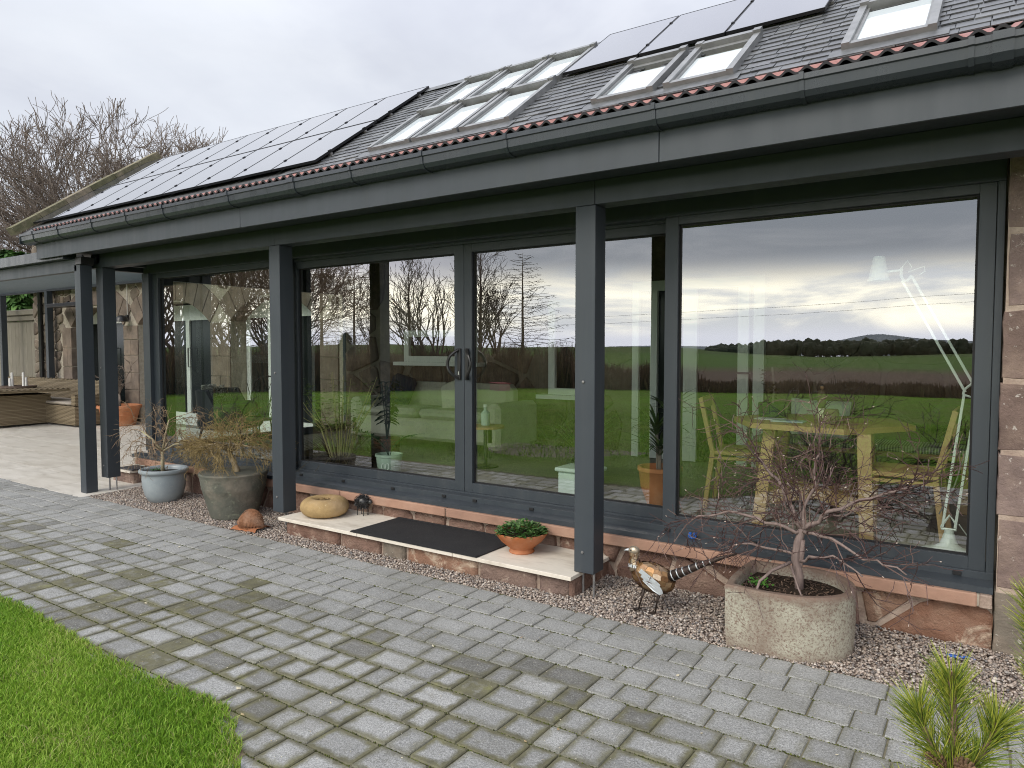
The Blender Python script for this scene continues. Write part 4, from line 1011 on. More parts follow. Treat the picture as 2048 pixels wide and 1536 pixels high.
def bend(pts, pr, amp=.16):
    out = [pts[0]]
    for a, b in zip(pts[:-1], pts[1:]):
        l = (b - a).length
        for u in (.34, .67): out.append(a.lerp(b, u) + Vector((pr.gauss(0, 1), pr.gauss(0, 1), pr.gauss(0, 1)))*l*amp*.45)
        out.append(b)
    return out
def pot(t, prof, m, soilz, soilr, n=44, sx=1, sy=1, name='pot'):
    MB().lathe(prof, 0, 0, n, sx, sy).local(name, m, t, True, 45); MB().lathe([(0, soilz + .012), (soilr*.5, soilz + .006), (soilr, soilz)], 0, 0, 24, sx, sy).local('soil', SOIL, t, True)
def bluepot():
    t = thing('potted_maple', 'pale blue grey glazed pot with a small bare spreading maple', 'potted tree', (-7.21, 4.10, 0)); q = random.Random(17)
    m = NT('blue_grey_glaze'); v = m.vec('Object'); n = m.noise(6, 5, .6, v); sp = m.noise(80, 3, .6, v); c = m.ramp(n, [(.3, (.235, .275, .295)), (.7, (.31, .35, .365))]); c = m.mix(m.rng(sp, .62, .7, 0, .4), c, (.45, .46, .44)); m.col(c); m.rough(.33); m.spec(.5)
    pr = [(0, 0), (.135, 0), (.155, .012), (.188, .08), (.208, .16), (.214, .24), (.212, .295), (.220, .30), (.236, .307), (.244, .322), (.240, .340), (.226, .348), (.208, .340), (.198, .32), (.19, .26), (.0, .25)]
    pot(t, pr, m.m, .300, .196)
    tr = MB(); bk = mat('mossy_maple_bark', (.20, .17, .10), (.34, .30, .20), 26, .85, .4, 70, c3=(.27, .25, .13)); tw = MB()
    limb(tr, [(-.02, 0, .29), (-.018, -.004, .40), (-.02, 0, .52)], .021, .016); f = Vector((-.02, 0, .52))
    for d, l, r in (((-.62, -.25, .62), .34, .014), ((.12, .1, .75), .36, .013), ((.75, .25, .34), .32, .012), ((.35, -.6, .3), .26, .009), ((-.3, .55, .45), .24, .009)):
        d = Vector(d).normalized(); e = f + d*l*.5 + Vector((0, 0, .015)); g = f + d*l + Vector((0, 0, -.02)); limb(tr, [f, e, g], r, r*.6)
        for k in range(5): twigs(tw, q, e.lerp(g, k/4), wiggle(q, d + Vector((0, 0, .05)), .55), .0048, .19, 3, .55, .16, 3, 3, (2, 3), .74)
    tr.local('trunk', bk, t, True); stuff(tw.local('twigs', mat('tan_twigs', (.17, .115, .07), (.30, .22, .14), 12, .8), t))
    w = MB()
    for k in range(40):
        a = q.uniform(0, 6.28); leafmesh(w, (-.11 + q.uniform(-.04, .04), -.02 + q.uniform(-.04, .04), .31 + q.uniform(0, .02)), (math.cos(a), math.sin(a), .6), .008, .02, q)
    stuff(w.local('weeds', m_leaf('weed_green', [(0, (.03, .10, .02)), (1, (.07, .17, .03))]), t))
bluepot()
def greenpot():
    t = thing('potted_maple', 'wide mossy green clay pot with a drooping bushy bare maple', 'potted tree', (-6.0, 4.10, 0)); q = random.Random(19)
    m = m_stone('mossy_clay_pot', [(0, (.135, .14, .115)), (1, (.15, .15, .12))], .4, 5, .45, (.22, .23, .17), 8)
    pr = [(0, 0), (.20, 0), (.215, .01), (.245, .12), (.285, .27), (.292, .285), (.290, .30), (.298, .325), (.296, .34), (.304, .365), (.303, .38), (.312, .405), (.316, .42), (.308, .432), (.290, .430), (.280, .41), (.27, .33), (0, .32)]
    MB().lathe(pr[:14], 0, 0, 48).local('pot', m, t, True, 40); MB().lathe(pr[13:], 0, 0, 48, close=True).local('pot_lining', mat('inner_brown_clay', (.20, .085, .05), (.13, .06, .04), 8, .8), t, True)
    MB().lathe([(0, .375), (.15, .37), (.276, .36)], 0, 0, 24).local('soil', SOIL, t, True)
    tr = MB(); tw = MB(); limb(tr, [(.07, .0, .35), (.05, 0, .45), (0, .0, .52), (-.045, .0, .58), (-.05, .0, .63)], .030, .022); f = Vector((-.045, 0, .61))
    for d, l in (((.8, -.2, .3), .27), ((-.8, -.1, .1), .30), ((-.4, -.7, .2), .3), ((.3, .7, .3), .3), ((.5, -.7, .25), .28), ((-.6, .5, .4), .26), ((.1, -.1, .9), .16), ((-.2, -.8, .35), .25), ((.9, .3, .2), .28)):
        d = Vector(d).normalized(); e = f + d*l*.45 + Vector((0, 0, .05)); g = f + d*l + Vector((0, 0, -.01)); limb(tr, [f, e, g], .012, .006)
        for k in range(9): twigs(tw, q, e.lerp(g, k/8), wiggle(q, d + Vector((-.15, 0, .10)), .55), .0034, .125, 3, .42, .10, 3, 3, (2, 3), .80, None, .2)
    tr.local('trunk', mat('pale_maple_bark', (.26, .20, .12), (.36, .29, .19), 22, .8, .4, 60), t, True); stuff(tw.local('twigs', mat('olive_twigs', (.16, .115, .045), (.29, .215, .09), 14, .8), t))
greenpot()
def trough():
    t = thing('trough_planter', 'large lichen stained clay trough with a bare red twigged maple', 'planter', (-.87, 4.04, 0)); q = random.Random(23)
    m = NT('lichened_clay'); v = m.vec('Object'); n1 = m.noise(3.2, 5, .6, v); n2 = m.noise(75, 6, .8, v); n3 = m.noise(9, 4, .6, v)
    c = m.mix(n3, (.15, .10, .078), (.21, .15, .115)); f = m.math('MULTIPLY', m.rng(n2, .40, .52, 0, 1), m.rng(n1, .35, .58, .30, 1), True); sep = m.N.new('ShaderNodeSeparateXYZ'); m.L.new(m.tc.outputs['Object'], sep.inputs[0])
    top = m.math('ADD', sep.outputs[2], m.math('MULTIPLY', m.math('SUBTRACT', n3, .5), .10)); f = m.math('MULTIPLY', f, m.rng(top, .29, .335, 1, .05), True); f = m.math('MULTIPLY', f, m.rng(top, .0, .05, .5, 1), True)
    c = m.mix(m.math('MULTIPLY', f, .9), c, m.mix(m.noise(16, 3, .5, v), (.36, .35, .27), (.45, .44, .36))); m.col(c); m.rough(.9); m.spec(.2); m.bump(m.noise(60, 6, .7, v), .5, .012)
    def outline(o):
        P = [(-.295 + o, -.265 + o), (-.1, -.285 + o)]; 
        for k in range(15):
            a = -math.pi/2 + math.pi*k/14; P.append((.02 + (.29 - o)*math.cos(a), .005 + (.29 - o)*math.sin(a)))
        P += [(-.1, .285 - o), (-.30 + o, .27 - o), (-.312 + o, .12), (-.312 + o, -.1)]; return P
    mb = MB(); rings = [(0.0, .02), (.0, .15), (.0, .30), (-.004, .322), (.004, .334), (.03, .336), (.040, .328), (.045, .26)]; rings[0] = (.008, -.02); N_ = len(outline(0))
    for o, z in rings: mb.v.extend([(x, y, z + (.004*math.sin(x*9) if z > .2 else 0)) for x, y in outline(o)])
    for r in range(len(rings)-1):
        for k in range(N_): mb.f.append((r*N_+k, r*N_+(k+1) % N_, (r+1)*N_+(k+1) % N_, (r+1)*N_+k))
    mb.local('trough', m.m, t, True, 50); P = outline(.044); MB().add([(x, y, .275) for x, y in P] + [(0, 0, .29)], [(k, (k+1) % N_, N_) for k in range(N_)]).local('soil', SOIL, t)
    ch = MB()
    for k in range(260):
        a = q.uniform(0, 6.28); r = math.sqrt(q.random())*.23; x, y = r*math.cos(a) - .02, r*math.sin(a)*.95; b = q.uniform(0, 6.28); l = q.uniform(.008, .026); ch.beam((x, y, .285), (x + l*math.cos(b), y + l*math.sin(b), .288 + q.uniform(0, .008)), .006, .003, bev=.0008)
    stuff(ch.local('bark_chips', m_islands('bark_chips', [(0, (.05, .03, .02)), (.6, (.10, .06, .04)), (1, (.22, .15, .10))]), t))
    w = MB()
    for k in range(70):
        a = q.uniform(0, 6.28); leafmesh(w, (-.17 + q.gauss(0, .035), -.06 + q.gauss(0, .03), .29 + q.uniform(0, .03)), (math.cos(a), math.sin(a), .7), .008, .018, q)
    stuff(w.local('weeds', m_leaf('weed_bright', [(0, (.04, .15, .02)), (1, (.10, .24, .04))]), t))
    bk = mat('twisted_maple_bark', (.11, .08, .072), (.24, .18, .16), 14, .8, .7, 60, c3=(.16, .12, .105), stretch=(1, 1, .25)); tr = MB(); tw = MB(); tip = []
    B = lambda *p: [Vector(x) for x in p]
    limb(tr, B((.025, .02, .26), (.022, .02, .36), (.0, .02, .45), (.012, .02, .54), (.035, .02, .62)), .025, .021, 9); limb(tr, B((.03, .035, .27), (.008, .038, .36), (.028, .03, .46), (.035, .02, .56)), .020, .016, 8)
    f = Vector((.035, .02, .61))
    def main(pts, r0, r1, nt, d0, dep=3):
        P_ = bend([Vector(p) for p in pts], q); limb(tr, P_, r0*.74, r1*.8, 7); nt = max(3, round(nt*.88))
        for k in range(nt):
            u = (k + .6)/nt*(len(P_)-1); i = min(int(u), len(P_)-2); p = P_[i].lerp(P_[i+1], u-i); d = (P_[i+1] - P_[i]).normalized()
            twigs(tw, q, p, wiggle(q, d + Vector(d0), .55), max(.0036, r1*.6), .20, dep, .55, .02, 3, 3, (2, 2), .78, tip, .18, .0017)
    main([f, (-.02, .0, .74), (-.10, .02, .88), (-.21, .0, 1.0)], .019, .008, 11, (0, 0, .15))
    main([f, (.13, .02, .70), (.27, .06, .78), (.42, .06, .85), (.55, .04, .90)], .018, .007, 14, (0, 0, .1))
    main([f, (-.09, -.03, .64), (-.24, -.05, .67), (-.40, -.05, .66), (-.56, -.06, .60)], .015, .006, 12, (0, 0, .0))
    main([f, (.10, -.05, .62), (.24, -.10, .60), (.42, -.13, .55), (.55, -.14, .50)], .014, .005, 9, (0, 0, .05), 2)
    main([(-.01, .02, .47), (-.14, -.04, .50), (-.26, -.10, .52), (-.34, -.16, .47)], .011, .005, 5, (0, 0, .12), 2)
    main([(.02, .02, .44), (.12, -.04, .49), (.25, -.10, .51), (.36, -.15, .46)], .012, .005, 5, (0, 0, .10), 2)
    main([f, (.04, .05, .75), (.08, .08, .90), (.10, .1, 1.03)], .013, .006, 8, (0, 0, .2)); main([f, (.0, .12, .70), (-.06, .22, .80), (-.12, .28, .88)], .012, .006, 8, (0, 0, .1)); main([f, (.16, .13, .69), (.3, .2, .75)], .010, .006, 7, (0, 0, .1))
    limb(tr, B((-.02, .0, .43), (-.09, -.1, .40), (-.13, -.2, .36), (-.145, -.26, .28)), .010, .006, 6); limb(tr, B((-.01, -.03, .42), (.05, -.12, .33), (.10, -.2, .285)), .007, .003, 5)
    tr.local('trunk', bk, t, True); stuff(tw.local('twigs', m_islands('red_maple_twigs', [(0, (.045, .022, .022)), (.45, (.075, .036, .034)), (.8, (.115, .062, .052)), (1, (.20, .13, .105))], .5, 0, 40, .4), t))
    bd = MB()
    for p, d in tip[::8]: bd.tube([p, p + d*.010], [.0024, .0012], 4)
    stuff(bd.local('buds', mat('pale_buds', (.55, .45, .38), rough=.6), t))
trough()

# ------------------------------------------------------------------ ornaments on the gravel
def hedgehog():
    t = thing('hedgehog_ornament', 'rusty brown ribbed hedgehog ornament on the gravel beside the mossy pot', 'ornament', (-5.42, 3.87, 0), rz=R(8)); m = m_stone('rusty_clay', [(0, (.24, .115, .06)), (1, (.27, .13, .07))], .2, 14, .5, (.33, .19, .10), 20); q = random.Random(29)
    def fn(d): return 1 + .03*math.sin(d.x*30)*(d.z > -.2)
    b = MB(); nu, nv = 40, 14; o = 0
    for i in range(nv+1):
        th = math.pi*.5*i/nv
        for k in range(nu):
            a = 2*math.pi*k/nu; x = math.cos(a)*math.cos(th)*.125; y = math.sin(a)*math.cos(th)*.085; z = .045 + math.sin(th)*.135*(1 - .25*max(0, -x/.125)); b.v.append((x - (.02*(1 - i/nv) if x < -.08 else 0), y, z))
    for i in range(nv):
        for k in range(nu): b.f.append((i*nu+k, i*nu+(k+1) % nu, (i+1)*nu+(k+1) % nu, (i+1)*nu+k))
    b.local('back', m, t, True)
    s = MB()
    for k in range(56):
        a = 2*math.pi*k/56; x, y = math.cos(a), math.sin(a); s.tube([(x*.120, y*.082, .075), (x*.130, y*.092, .02)], [.0045, .003], 4)
    for k in range(420):
        a = q.uniform(0, 6.28); th = q.uniform(.1, 1.5); d = Vector((math.cos(a)*math.cos(th)*.125, math.sin(a)*math.cos(th)*.085, math.sin(th)*.135)); p = d + Vector((0, 0, .045)); e = p + d.normalized()*.006 + Vector((.010, 0, -.006)); s.tube([p, e], [.0026, .001], 3)
    stuff(s.local('spines', m, t)); OR = mat('orange_rust_feet', (.34, .13, .05), (.26, .10, .045), 20, .85, .4, 60)
    MB().tube([(-.13, 0, .055), (-.155, 0, .045), (-.172, 0, .04)], [.03, .018, .006], 8).local('snout', m, t, True)
    f = MB()
    for k in range(9):
        x = -.15 + .3*k/8; f.v.extend([(x, -.105, .004 + .012*abs(math.sin(k*1.2))), (x, .105, .004), (x*.9, -.07, .03), (x*.9, .07, .03)])
    for k in range(8): f.f.extend([(k*4, k*4+4, k*4+6, k*4+2), (k*4+1, k*4+3, k*4+7, k*4+5), (k*4+2, k*4+6, k*4+7, k*4+3)])
    f.local('skirt_base', OR, t, True)
hedgehog()
def pheasant():
    t = thing('pheasant_sculpture', 'standing metal pheasant with patchwork brown plates and long barred tail', 'sculpture', (-1.70, 3.99, 0), rz=R(4)); q = random.Random(37)
    def m_plate(n, stops): 
        k = NT(n); c = k.ramp(k.isl(), stops); nn = k.noise(40, 4, .6); c = k.mix(k.rng(nn, .4, .7, 0, .4), c, (.04, .025, .015)); k.col(c); k.rough(.4); k.metal(.75); k.spec(.5); k.bump(nn, .2, .005); return k.m
    MP = m_plate('bronze_plates', [(0, (.16, .08, .035)), (.25, (.42, .26, .12)), (.45, (.10, .05, .035)), (.65, (.55, .40, .24)), (.85, (.24, .12, .06)), (1, (.62, .50, .38))]); ZN = mat('zinc_plate', (.52, .56, .58), (.62, .65, .66), 6, .4, metal=.6); DK = mat('dark_iron', (.03, .025, .022), (.07, .05, .04), 20, .5, metal=.6)
    c = Vector((.03, 0, .215)); ax = Vector((.135, .072, .088)); tilt = Matrix.Rotation(R(12), 3, 'Y')
    def S(a, b, k=1.0): return c + tilt @ Vector((math.cos(a)*math.cos(b)*ax.x*k, math.sin(a)*math.cos(b)*ax.y*k, math.sin(b)*ax.z*k))
    core = MB(); nu, nv = 20, 12
    for i in range(nv+1):
        for k in range(nu): core.v.append(tuple(S(2*math.pi*k/nu, -math.pi/2 + math.pi*i/nv, .97)))
    for i in range(nv):
        for k in range(nu): core.f.append((i*nu+k, i*nu+(k+1) % nu, (i+1)*nu+(k+1) % nu, (i+1)*nu+k))
    core.local('body', DK, t, True)
    nb = 9
    for i in range(nb):
        b0 = -1.45 + 2.9*i/nb; b1 = b0 + 2.9/nb*1.22; na = max(5, int(17*math.cos((b0+b1)/2)))
        for k in range(na):
            a0 = 2*math.pi*(k + .5*(i % 2))/na; a1 = a0 + 2*math.pi/na*.97; mb = MB(); l0, l1 = q.uniform(1.0, 1.02), q.uniform(1.03, 1.06)
            mb.add([S(a0, b0, l0), S(a1, b0, l0), S(a1, b1, l1), S((a0+a1)/2, b1+.05, l1+.01), S(a0, b1, l1)], [(0, 1, 2, 3, 4)]); mb.local('plate', MP, t)
    for s_ in (-1, 1):
        for k in range(3):
            a0 = R(-118) if s_ < 0 else R(118); y = s_*.072; z0 = .252 - k*.024; mb = MB(); mb.add([(-.02+k*.012, y, z0+.03), (.075+k*.018, y*1.02, z0-.030), (.100+k*.008, y*.98, z0-.050), (.090+k*.004, y, z0-.064), (.055, y*1.04, z0-.044), (-.035+k*.012, y*1.02, z0+.006)], [(0, 1, 2, 3, 4, 5)]); mb.local('wing_plate', ZN, t)
    neck = [(-.075, 0, .255), (-.092, 0, .29), (-.092, 0, .325), (-.088, 0, .35)]; MB().tube(neck, [.046, .032, .027, .026], 12).local('neck', m_plate('speckled_neck', [(0, (.35, .28, .20)), (1, (.5, .42, .3))]), t, True)
    for k in range(42):
        u = q.random(); a = q.uniform(0, 6.28); z = .265 + u*.085; r = .047 - .018*min(1, u*1.6); xo = -.080 - .012*min(1, u*2); mb = MB(); e = .009
        p = [(xo + math.cos(a+da)*r*kk, math.sin(a+da)*r*kk, z+dz) for da, dz, kk in ((-.22, -e, 1.06), (.22, -e, 1.06), (.22, e, 1.0), (-.22, e, 1.0))]; mb.add(p, [(0, 1, 2, 3)]); mb.local('neck_plate', ZN if (u < .18) else MP, t)
    MB().ball((-.092, 0, .365), .030, 14, 10, (1.2, .9, .95)).local('head', m_plate('pale_head', [(0, (.45, .38, .28)), (1, (.5, .43, .33))]), t, True)
    MB().tube([(-.122, 0, .366), (-.142, 0, .362), (-.158, 0, .356)], [.011, .007, .002], 8).local('beak', ZN, t, True)
    for s_ in (-1, 1): MB().ball((-.104, s_*.0255, .370), .0055, 8, 6).local('eye', BLACK, t, True)
    tail = [(.13, 0, .235), (.22, 0, .285), (.33, 0, .345), (.43, 0, .395), (.525, 0, .435)]; ti = MB()
    ti.tube(tail, [.036, .026, .019, .012, .004], 8); ti.local('tail', DK, t, True)
    for k in range(9):
        u = .25 + k*.36; i = min(int(u), 3); p = Vector(tail[i]).lerp(Vector(tail[i+1]), u - i); d = (Vector(tail[i+1]) - Vector(tail[i])).normalized(); r = .034 - .0078*u; MB().tube([p, p + d*.0065], [r*1.06, r*1.04], 8).local('tail_band', ZN, t, True)
    for x, y, dx in ((-.045, -.025, -.022), (.055, -.03, 0.0)):
        MB().tube([(x+.03, y, .15), (x+.012, y, .085), (x+dx*.3, y, .012)], [.011, .006, .005], 7).local('leg', DK, t, True); ft = MB()
        for a in (150, 185, 220, 10): ft.tube([(x+dx*.3, y, .012), (x+dx*.3 + .055*math.cos(R(a)), y + .055*math.sin(R(a)), .006)], [.005, .003], 5)
        ft.local('foot', DK, t)
pheasant()
# small blue clips
BLUE = mat('bright_blue_plastic', (.012, .085, .36), (.016, .11, .42), 10, .35)
def clip():
    t = thing('plastic_clip', 'bright blue plastic clip resting on the dark window cill', 'clip', (-1.60, 4.475, .359)); q = MB().bbox(-.026, -.006, -.012, .012, .0, .038, .004).bbox(.006, .026, -.012, .012, .0, .042, .004); q.local('jaw', BLUE, t)
    MB().tube([(-.016, -.006, .008), (0, -.014, .006), (.016, -.006, .008)], [.007]*3, 6).local('spring', BLUE, t)
    t = thing('plastic_offcut', 'crumpled blue plastic strip lying on the gravel by the brown quoins', 'litter', (-.10, 4.26, .008)); MB().bbox(-.06, -.01, -.014, .014, 0, .012, .004).local('strip', BLUE, t); MB().tube([(.0, 0, .006), (.035, .014, .009), (.07, .006, .005)], [.008, .006, .004], 6).local('curl', BLUE, t)
clip()
# bigger pebbles by the blue pot
for k, (x, y, s) in enumerate(((-7.72, 4.26, .055),)):
    o = MB().ball((x, y, .012), s, 12, 8, (1.1, .8, .55), lambda d: 1 + .12*math.sin(d.x*4 + d.y*3)).build('cobble', mat('pale_cobble', (.36, .30, .25), (.46, .40, .35), 14, .8, .3, 50), None, True, loc=(x, y, 0)); tag(o, 'single fist sized pale cobble on the gravel left of the blue pot', 'stone')

# ------------------------------------------------------------------ outdoor seating on the patio
def m_rattan():
    t = NT('rattan_weave'); v = t.vec('Object'); r = t.isl(); c = t.ramp(r, [(0, (.19, .15, .095)), (.4, (.235, .185, .12)), (.75, (.215, .17, .108)), (1, (.27, .22, .145))])
    t.col(c); t.rough(.65); t.spec(.3); return t.m
RAT = m_rattan()
def weave(mb, o, u, v, w, h, band=.05, pr=random):
    """flat strands woven over uprights on the rectangle o + u*w + v*h"""
    o = Vector(o); u = Vector(u).normalized(); v = Vector(v).normalized(); n = u.cross(v); nb = max(2, round(h/band)); nw = max(3, round(w/.09))
    for j in range(nb):
        z0, z1 = h*j/nb + .003, h*(j+1)/nb - .003; pts = []
        for i in range(nw+1): pts.append((w*i/nw, .008*(1 if (i + j) % 2 else -.3)))
        b = len(mb.v)
        for x, d in pts:
            mb.v.append(tuple(o + u*x + v*z0 + n*d)); mb.v.append(tuple(o + u*x + v*z1 + n*d))
        for i in range(nw): mb.f.append((b+2*i, b+2*i+2, b+2*i+3, b+2*i+1))
def wovenbox(name, parent, x0, x1, y0, y1, z0, z1, band=.027, taper=0.0):
    k = MB().bbox(x0+.012, x1-.012, y0+.012, y1-.012, z0, z1, .01).build(name, mat('rattan_core', (.10, .075, .045), rough=.9), parent); mb = MB(); X, Y, Z = (1, 0, 0), (0, 1, 0), (0, 0, 1); h = z1 - z0
    weave(mb, (x0, y0, z0), X, Z, x1-x0, h, band); weave(mb, (x1, y0, z0), Y, Z, y1-y0, h, band); weave(mb, (x1, y1, z0), (-1, 0, 0), Z, x1-x0, h, band); weave(mb, (x0, y1, z0), (0, -1, 0), Z, y1-y0, h, band); weave(mb, (x0, y0, z1), X, Y, x1-x0, y1-y0, .05)
    stuff(mb.build('woven_strands', RAT, k)); return k
def patio_set():
    t = thing('rattan_table', 'square rattan patio table holding a tray of white candles', 'table', (-16.4, 6.1, PZ(6.1)))
    z = PZ(6.2); wovenbox('pedestal', t, -17.0, -15.95, 5.75, 6.72, z + .04, z + .62); wovenbox('tabletop', t, -17.6, -15.62, 5.45, 6.95, z + .68, z + .735, .03)
    for x in (-16.95, -16.0):
        for y in (5.8, 6.7): MB().tube([(x, y, z), (x, y, z + .05)], .02, 8).build('foot', BLACK, t)
    tz = z + .736
    t2 = thing('candle_tray', 'round brown tray with four white candles on the rattan table', 'tray', (-16.62, 6.4, tz)); MB().lathe([(0, 0), (.30, 0), (.32, .01), (.32, .05), (.30, .05), (.295, .015), (0, .012)], 0, 0, 24).local('tray', mat('brown_tray', (.12, .085, .065), rough=.6), t2)
    CW = mat('white_wax', (.80, .79, .76), rough=.5)
    for k, (x, y, h, s) in enumerate(((-.24, -.02, .30, 'tall white candle at the tray rim nearest the timber gate'), (-.03, -.14, .19, 'short white candle, nearer the tall one at the gate end'), (.06, .12, .20, 'short white candle beside the tall one at the veranda end'), (.24, .0, .31, 'tall white candle at the tray rim nearest the veranda posts'))):
        o = MB().lathe([(0, 0), (.026, 0), (.024, h), (0, h + .005)], 0, 0, 10).build('candle', CW, None, True, M=Matrix.Translation((-16.62 + x, 6.4 + y, tz + .0125)), loc=(-16.62 + x, 6.4 + y, tz + .0125), auto=40); tag(o, s, 'candle', 'white candles on the patio tray')
    s = thing('rattan_sofa', 'long woven rattan corner sofa along the stone barn wall', 'sofa', (-16.8, 7.1, PZ(7.1))); z = PZ(7.0)
    wovenbox('seat_base', s, -19.5, -14.72, 6.62, 7.42, z + .03, z + .40); wovenbox('backrest', s, -19.5, -14.72, 7.3, 7.48, z + .42, z + .86); wovenbox('armrest', s, -14.86, -14.70, 6.62, 7.29, z + .42, z + .62)
    MB().bbox(-19.45, -14.9, 6.62, 7.28, z + .415, z + .47, .02).build('seat_cushion', mat('taupe_cushion', (.30, .26, .21), (.36, .32, .27), 8, .9), s)
patio_set()
def terrapot():
    t = thing('potted_tree', 'big ribbed terracotta pot with a bare shrub by the stone pillar', 'potted tree', (-14.35, 7.28, PZ(7.28))); q = random.Random(41)
    pr = [(0, 0), (.27, 0), (.285, .02), (.33, .20), (.345, .21), (.345, .225), (.338, .23), (.365, .34), (.40, .345), (.405, .375), (.40, .40), (.375, .405), (.36, .38), (.35, .33), (0, .32)]
    pot(t, pr, TERRA, .35, .355); tr = MB(); tw = MB(); limb(tr, [(0, 0, .34), (.02, 0, .5), (0, 0, .62)], .03, .022)
    for d in ((-.3, .1, 1), (.2, -.1, 1), (.05, .3, 1), (-.1, -.3, .9), (.4, 0, .8), (-.45, 0, .7)): twigs(tw, q, (0, 0, .6), d, .013, .34, 3, .4, -.05, 3, 3, (2, 2), .7)
    tr.local('trunk', BARK, t, True); stuff(tw.local('twigs', mat('pot_twigs', (.10, .075, .06), (.19, .15, .12), 12, .8), t))
terrapot()
def wall_things():
    t = thing('wall_lamp', 'black dome wall lamp with conduit on the stone arch pillar', 'lamp', (-14.72, 7.69, 2.16)); MB().lathe([(.0, .13), (.06, .12), (.11, .07), (.13, .0), (.11, .0), (.0, .06)], 0, -.13, 16).local('shade', BLACK, t, True, 40); MB().bbox(-.035, .035, -.04, .002, .02, .14, .006).local('bracket', BLACK, t); MB().tube([(0, -.012, .14), (.0, -.012, .82)], .011, 6).local('conduit', mat('white_conduit', (.6, .58, .54), rough=.5), t)
    t = thing('patio_heater', 'slim black panel heater on the wall above the arched door', 'heater', (-16.75, 7.45, 2.62)); MB().bbox(-.72, .72, -.13, .13, -.10, -.02, .01).local('panel', BLACK, t)
    for x in (-.5, .5): MB().beam((x, .12, -.04), (x, .26, .06), .03, .03).local('bracket', BLACK, t)
    t = thing('downpipe', 'black cast downpipe on the stone barn corner beside the timber gate', 'pipe', (-18.55, 7.64, .1)); MB().tube([(0, 0, 0), (0, 0, 3.1), (0, -.1, 3.3)], .05, 10).local('pipe', BLACK, t, True, 40)
    for z in (.5, 1.5, 2.5): MB().lathe([(.05, 0), (.062, .0), (.062, .04), (.05, .04)], 0, 0, 12).local('collar', BLACK, t, M=None) if False else MB().tube([(0, 0, z), (0, 0, z + .04)], .06, 10).local('collar', BLACK, t)
wall_things()
def gate():
    t = thing('timber_gate', 'weathered grey timber board gate with capping rail beside the barn', 'gate', (-21, 7.95, 0)); q = random.Random(43); WD = NT('weathered_board'); v = WD.vec('Object', (1, 1, .12)); n = WD.noise(22, 6, .65, v); c = WD.mix(n, (.17, .155, .125), (.31, .29, .24)); kn = WD.noise(3, 4, .6, WD.vec('Object')); c = WD.mix(WD.rng(kn, .5, .75, 0, .5), c, (.14, .13, .09)); k = WD.rng(WD.isl(), 0, 1, .8, 1.15); hs = WD.N.new('ShaderNodeHueSaturation'); WD.L.new(k, hs.inputs['Value']); WD.L.new(c, hs.inputs['Color']); WD.col(hs.outputs[0]); WD.rough(.9); WD.spec(.15); WD.bump(n, .4, .01)
    x = -23.6
    while x < -19.12:
        w = min(q.uniform(.19, .26), -19.08 - x); MB().bbox(x + .004, x + w - .004, 7.95, 7.985, .08, 2.30 + q.uniform(-.008, .004), .003).build('board', WD.m, t); x += w
    MB().bbox(-23.7, -19.06, 7.90, 8.05, 2.31, 2.44, .008).build('rail', WD.m, t); MB().bbox(-23.7, -19.06, 7.86, 8.09, 2.445, 2.58, .012).build('cap_rail', WD.m, t)
gate()

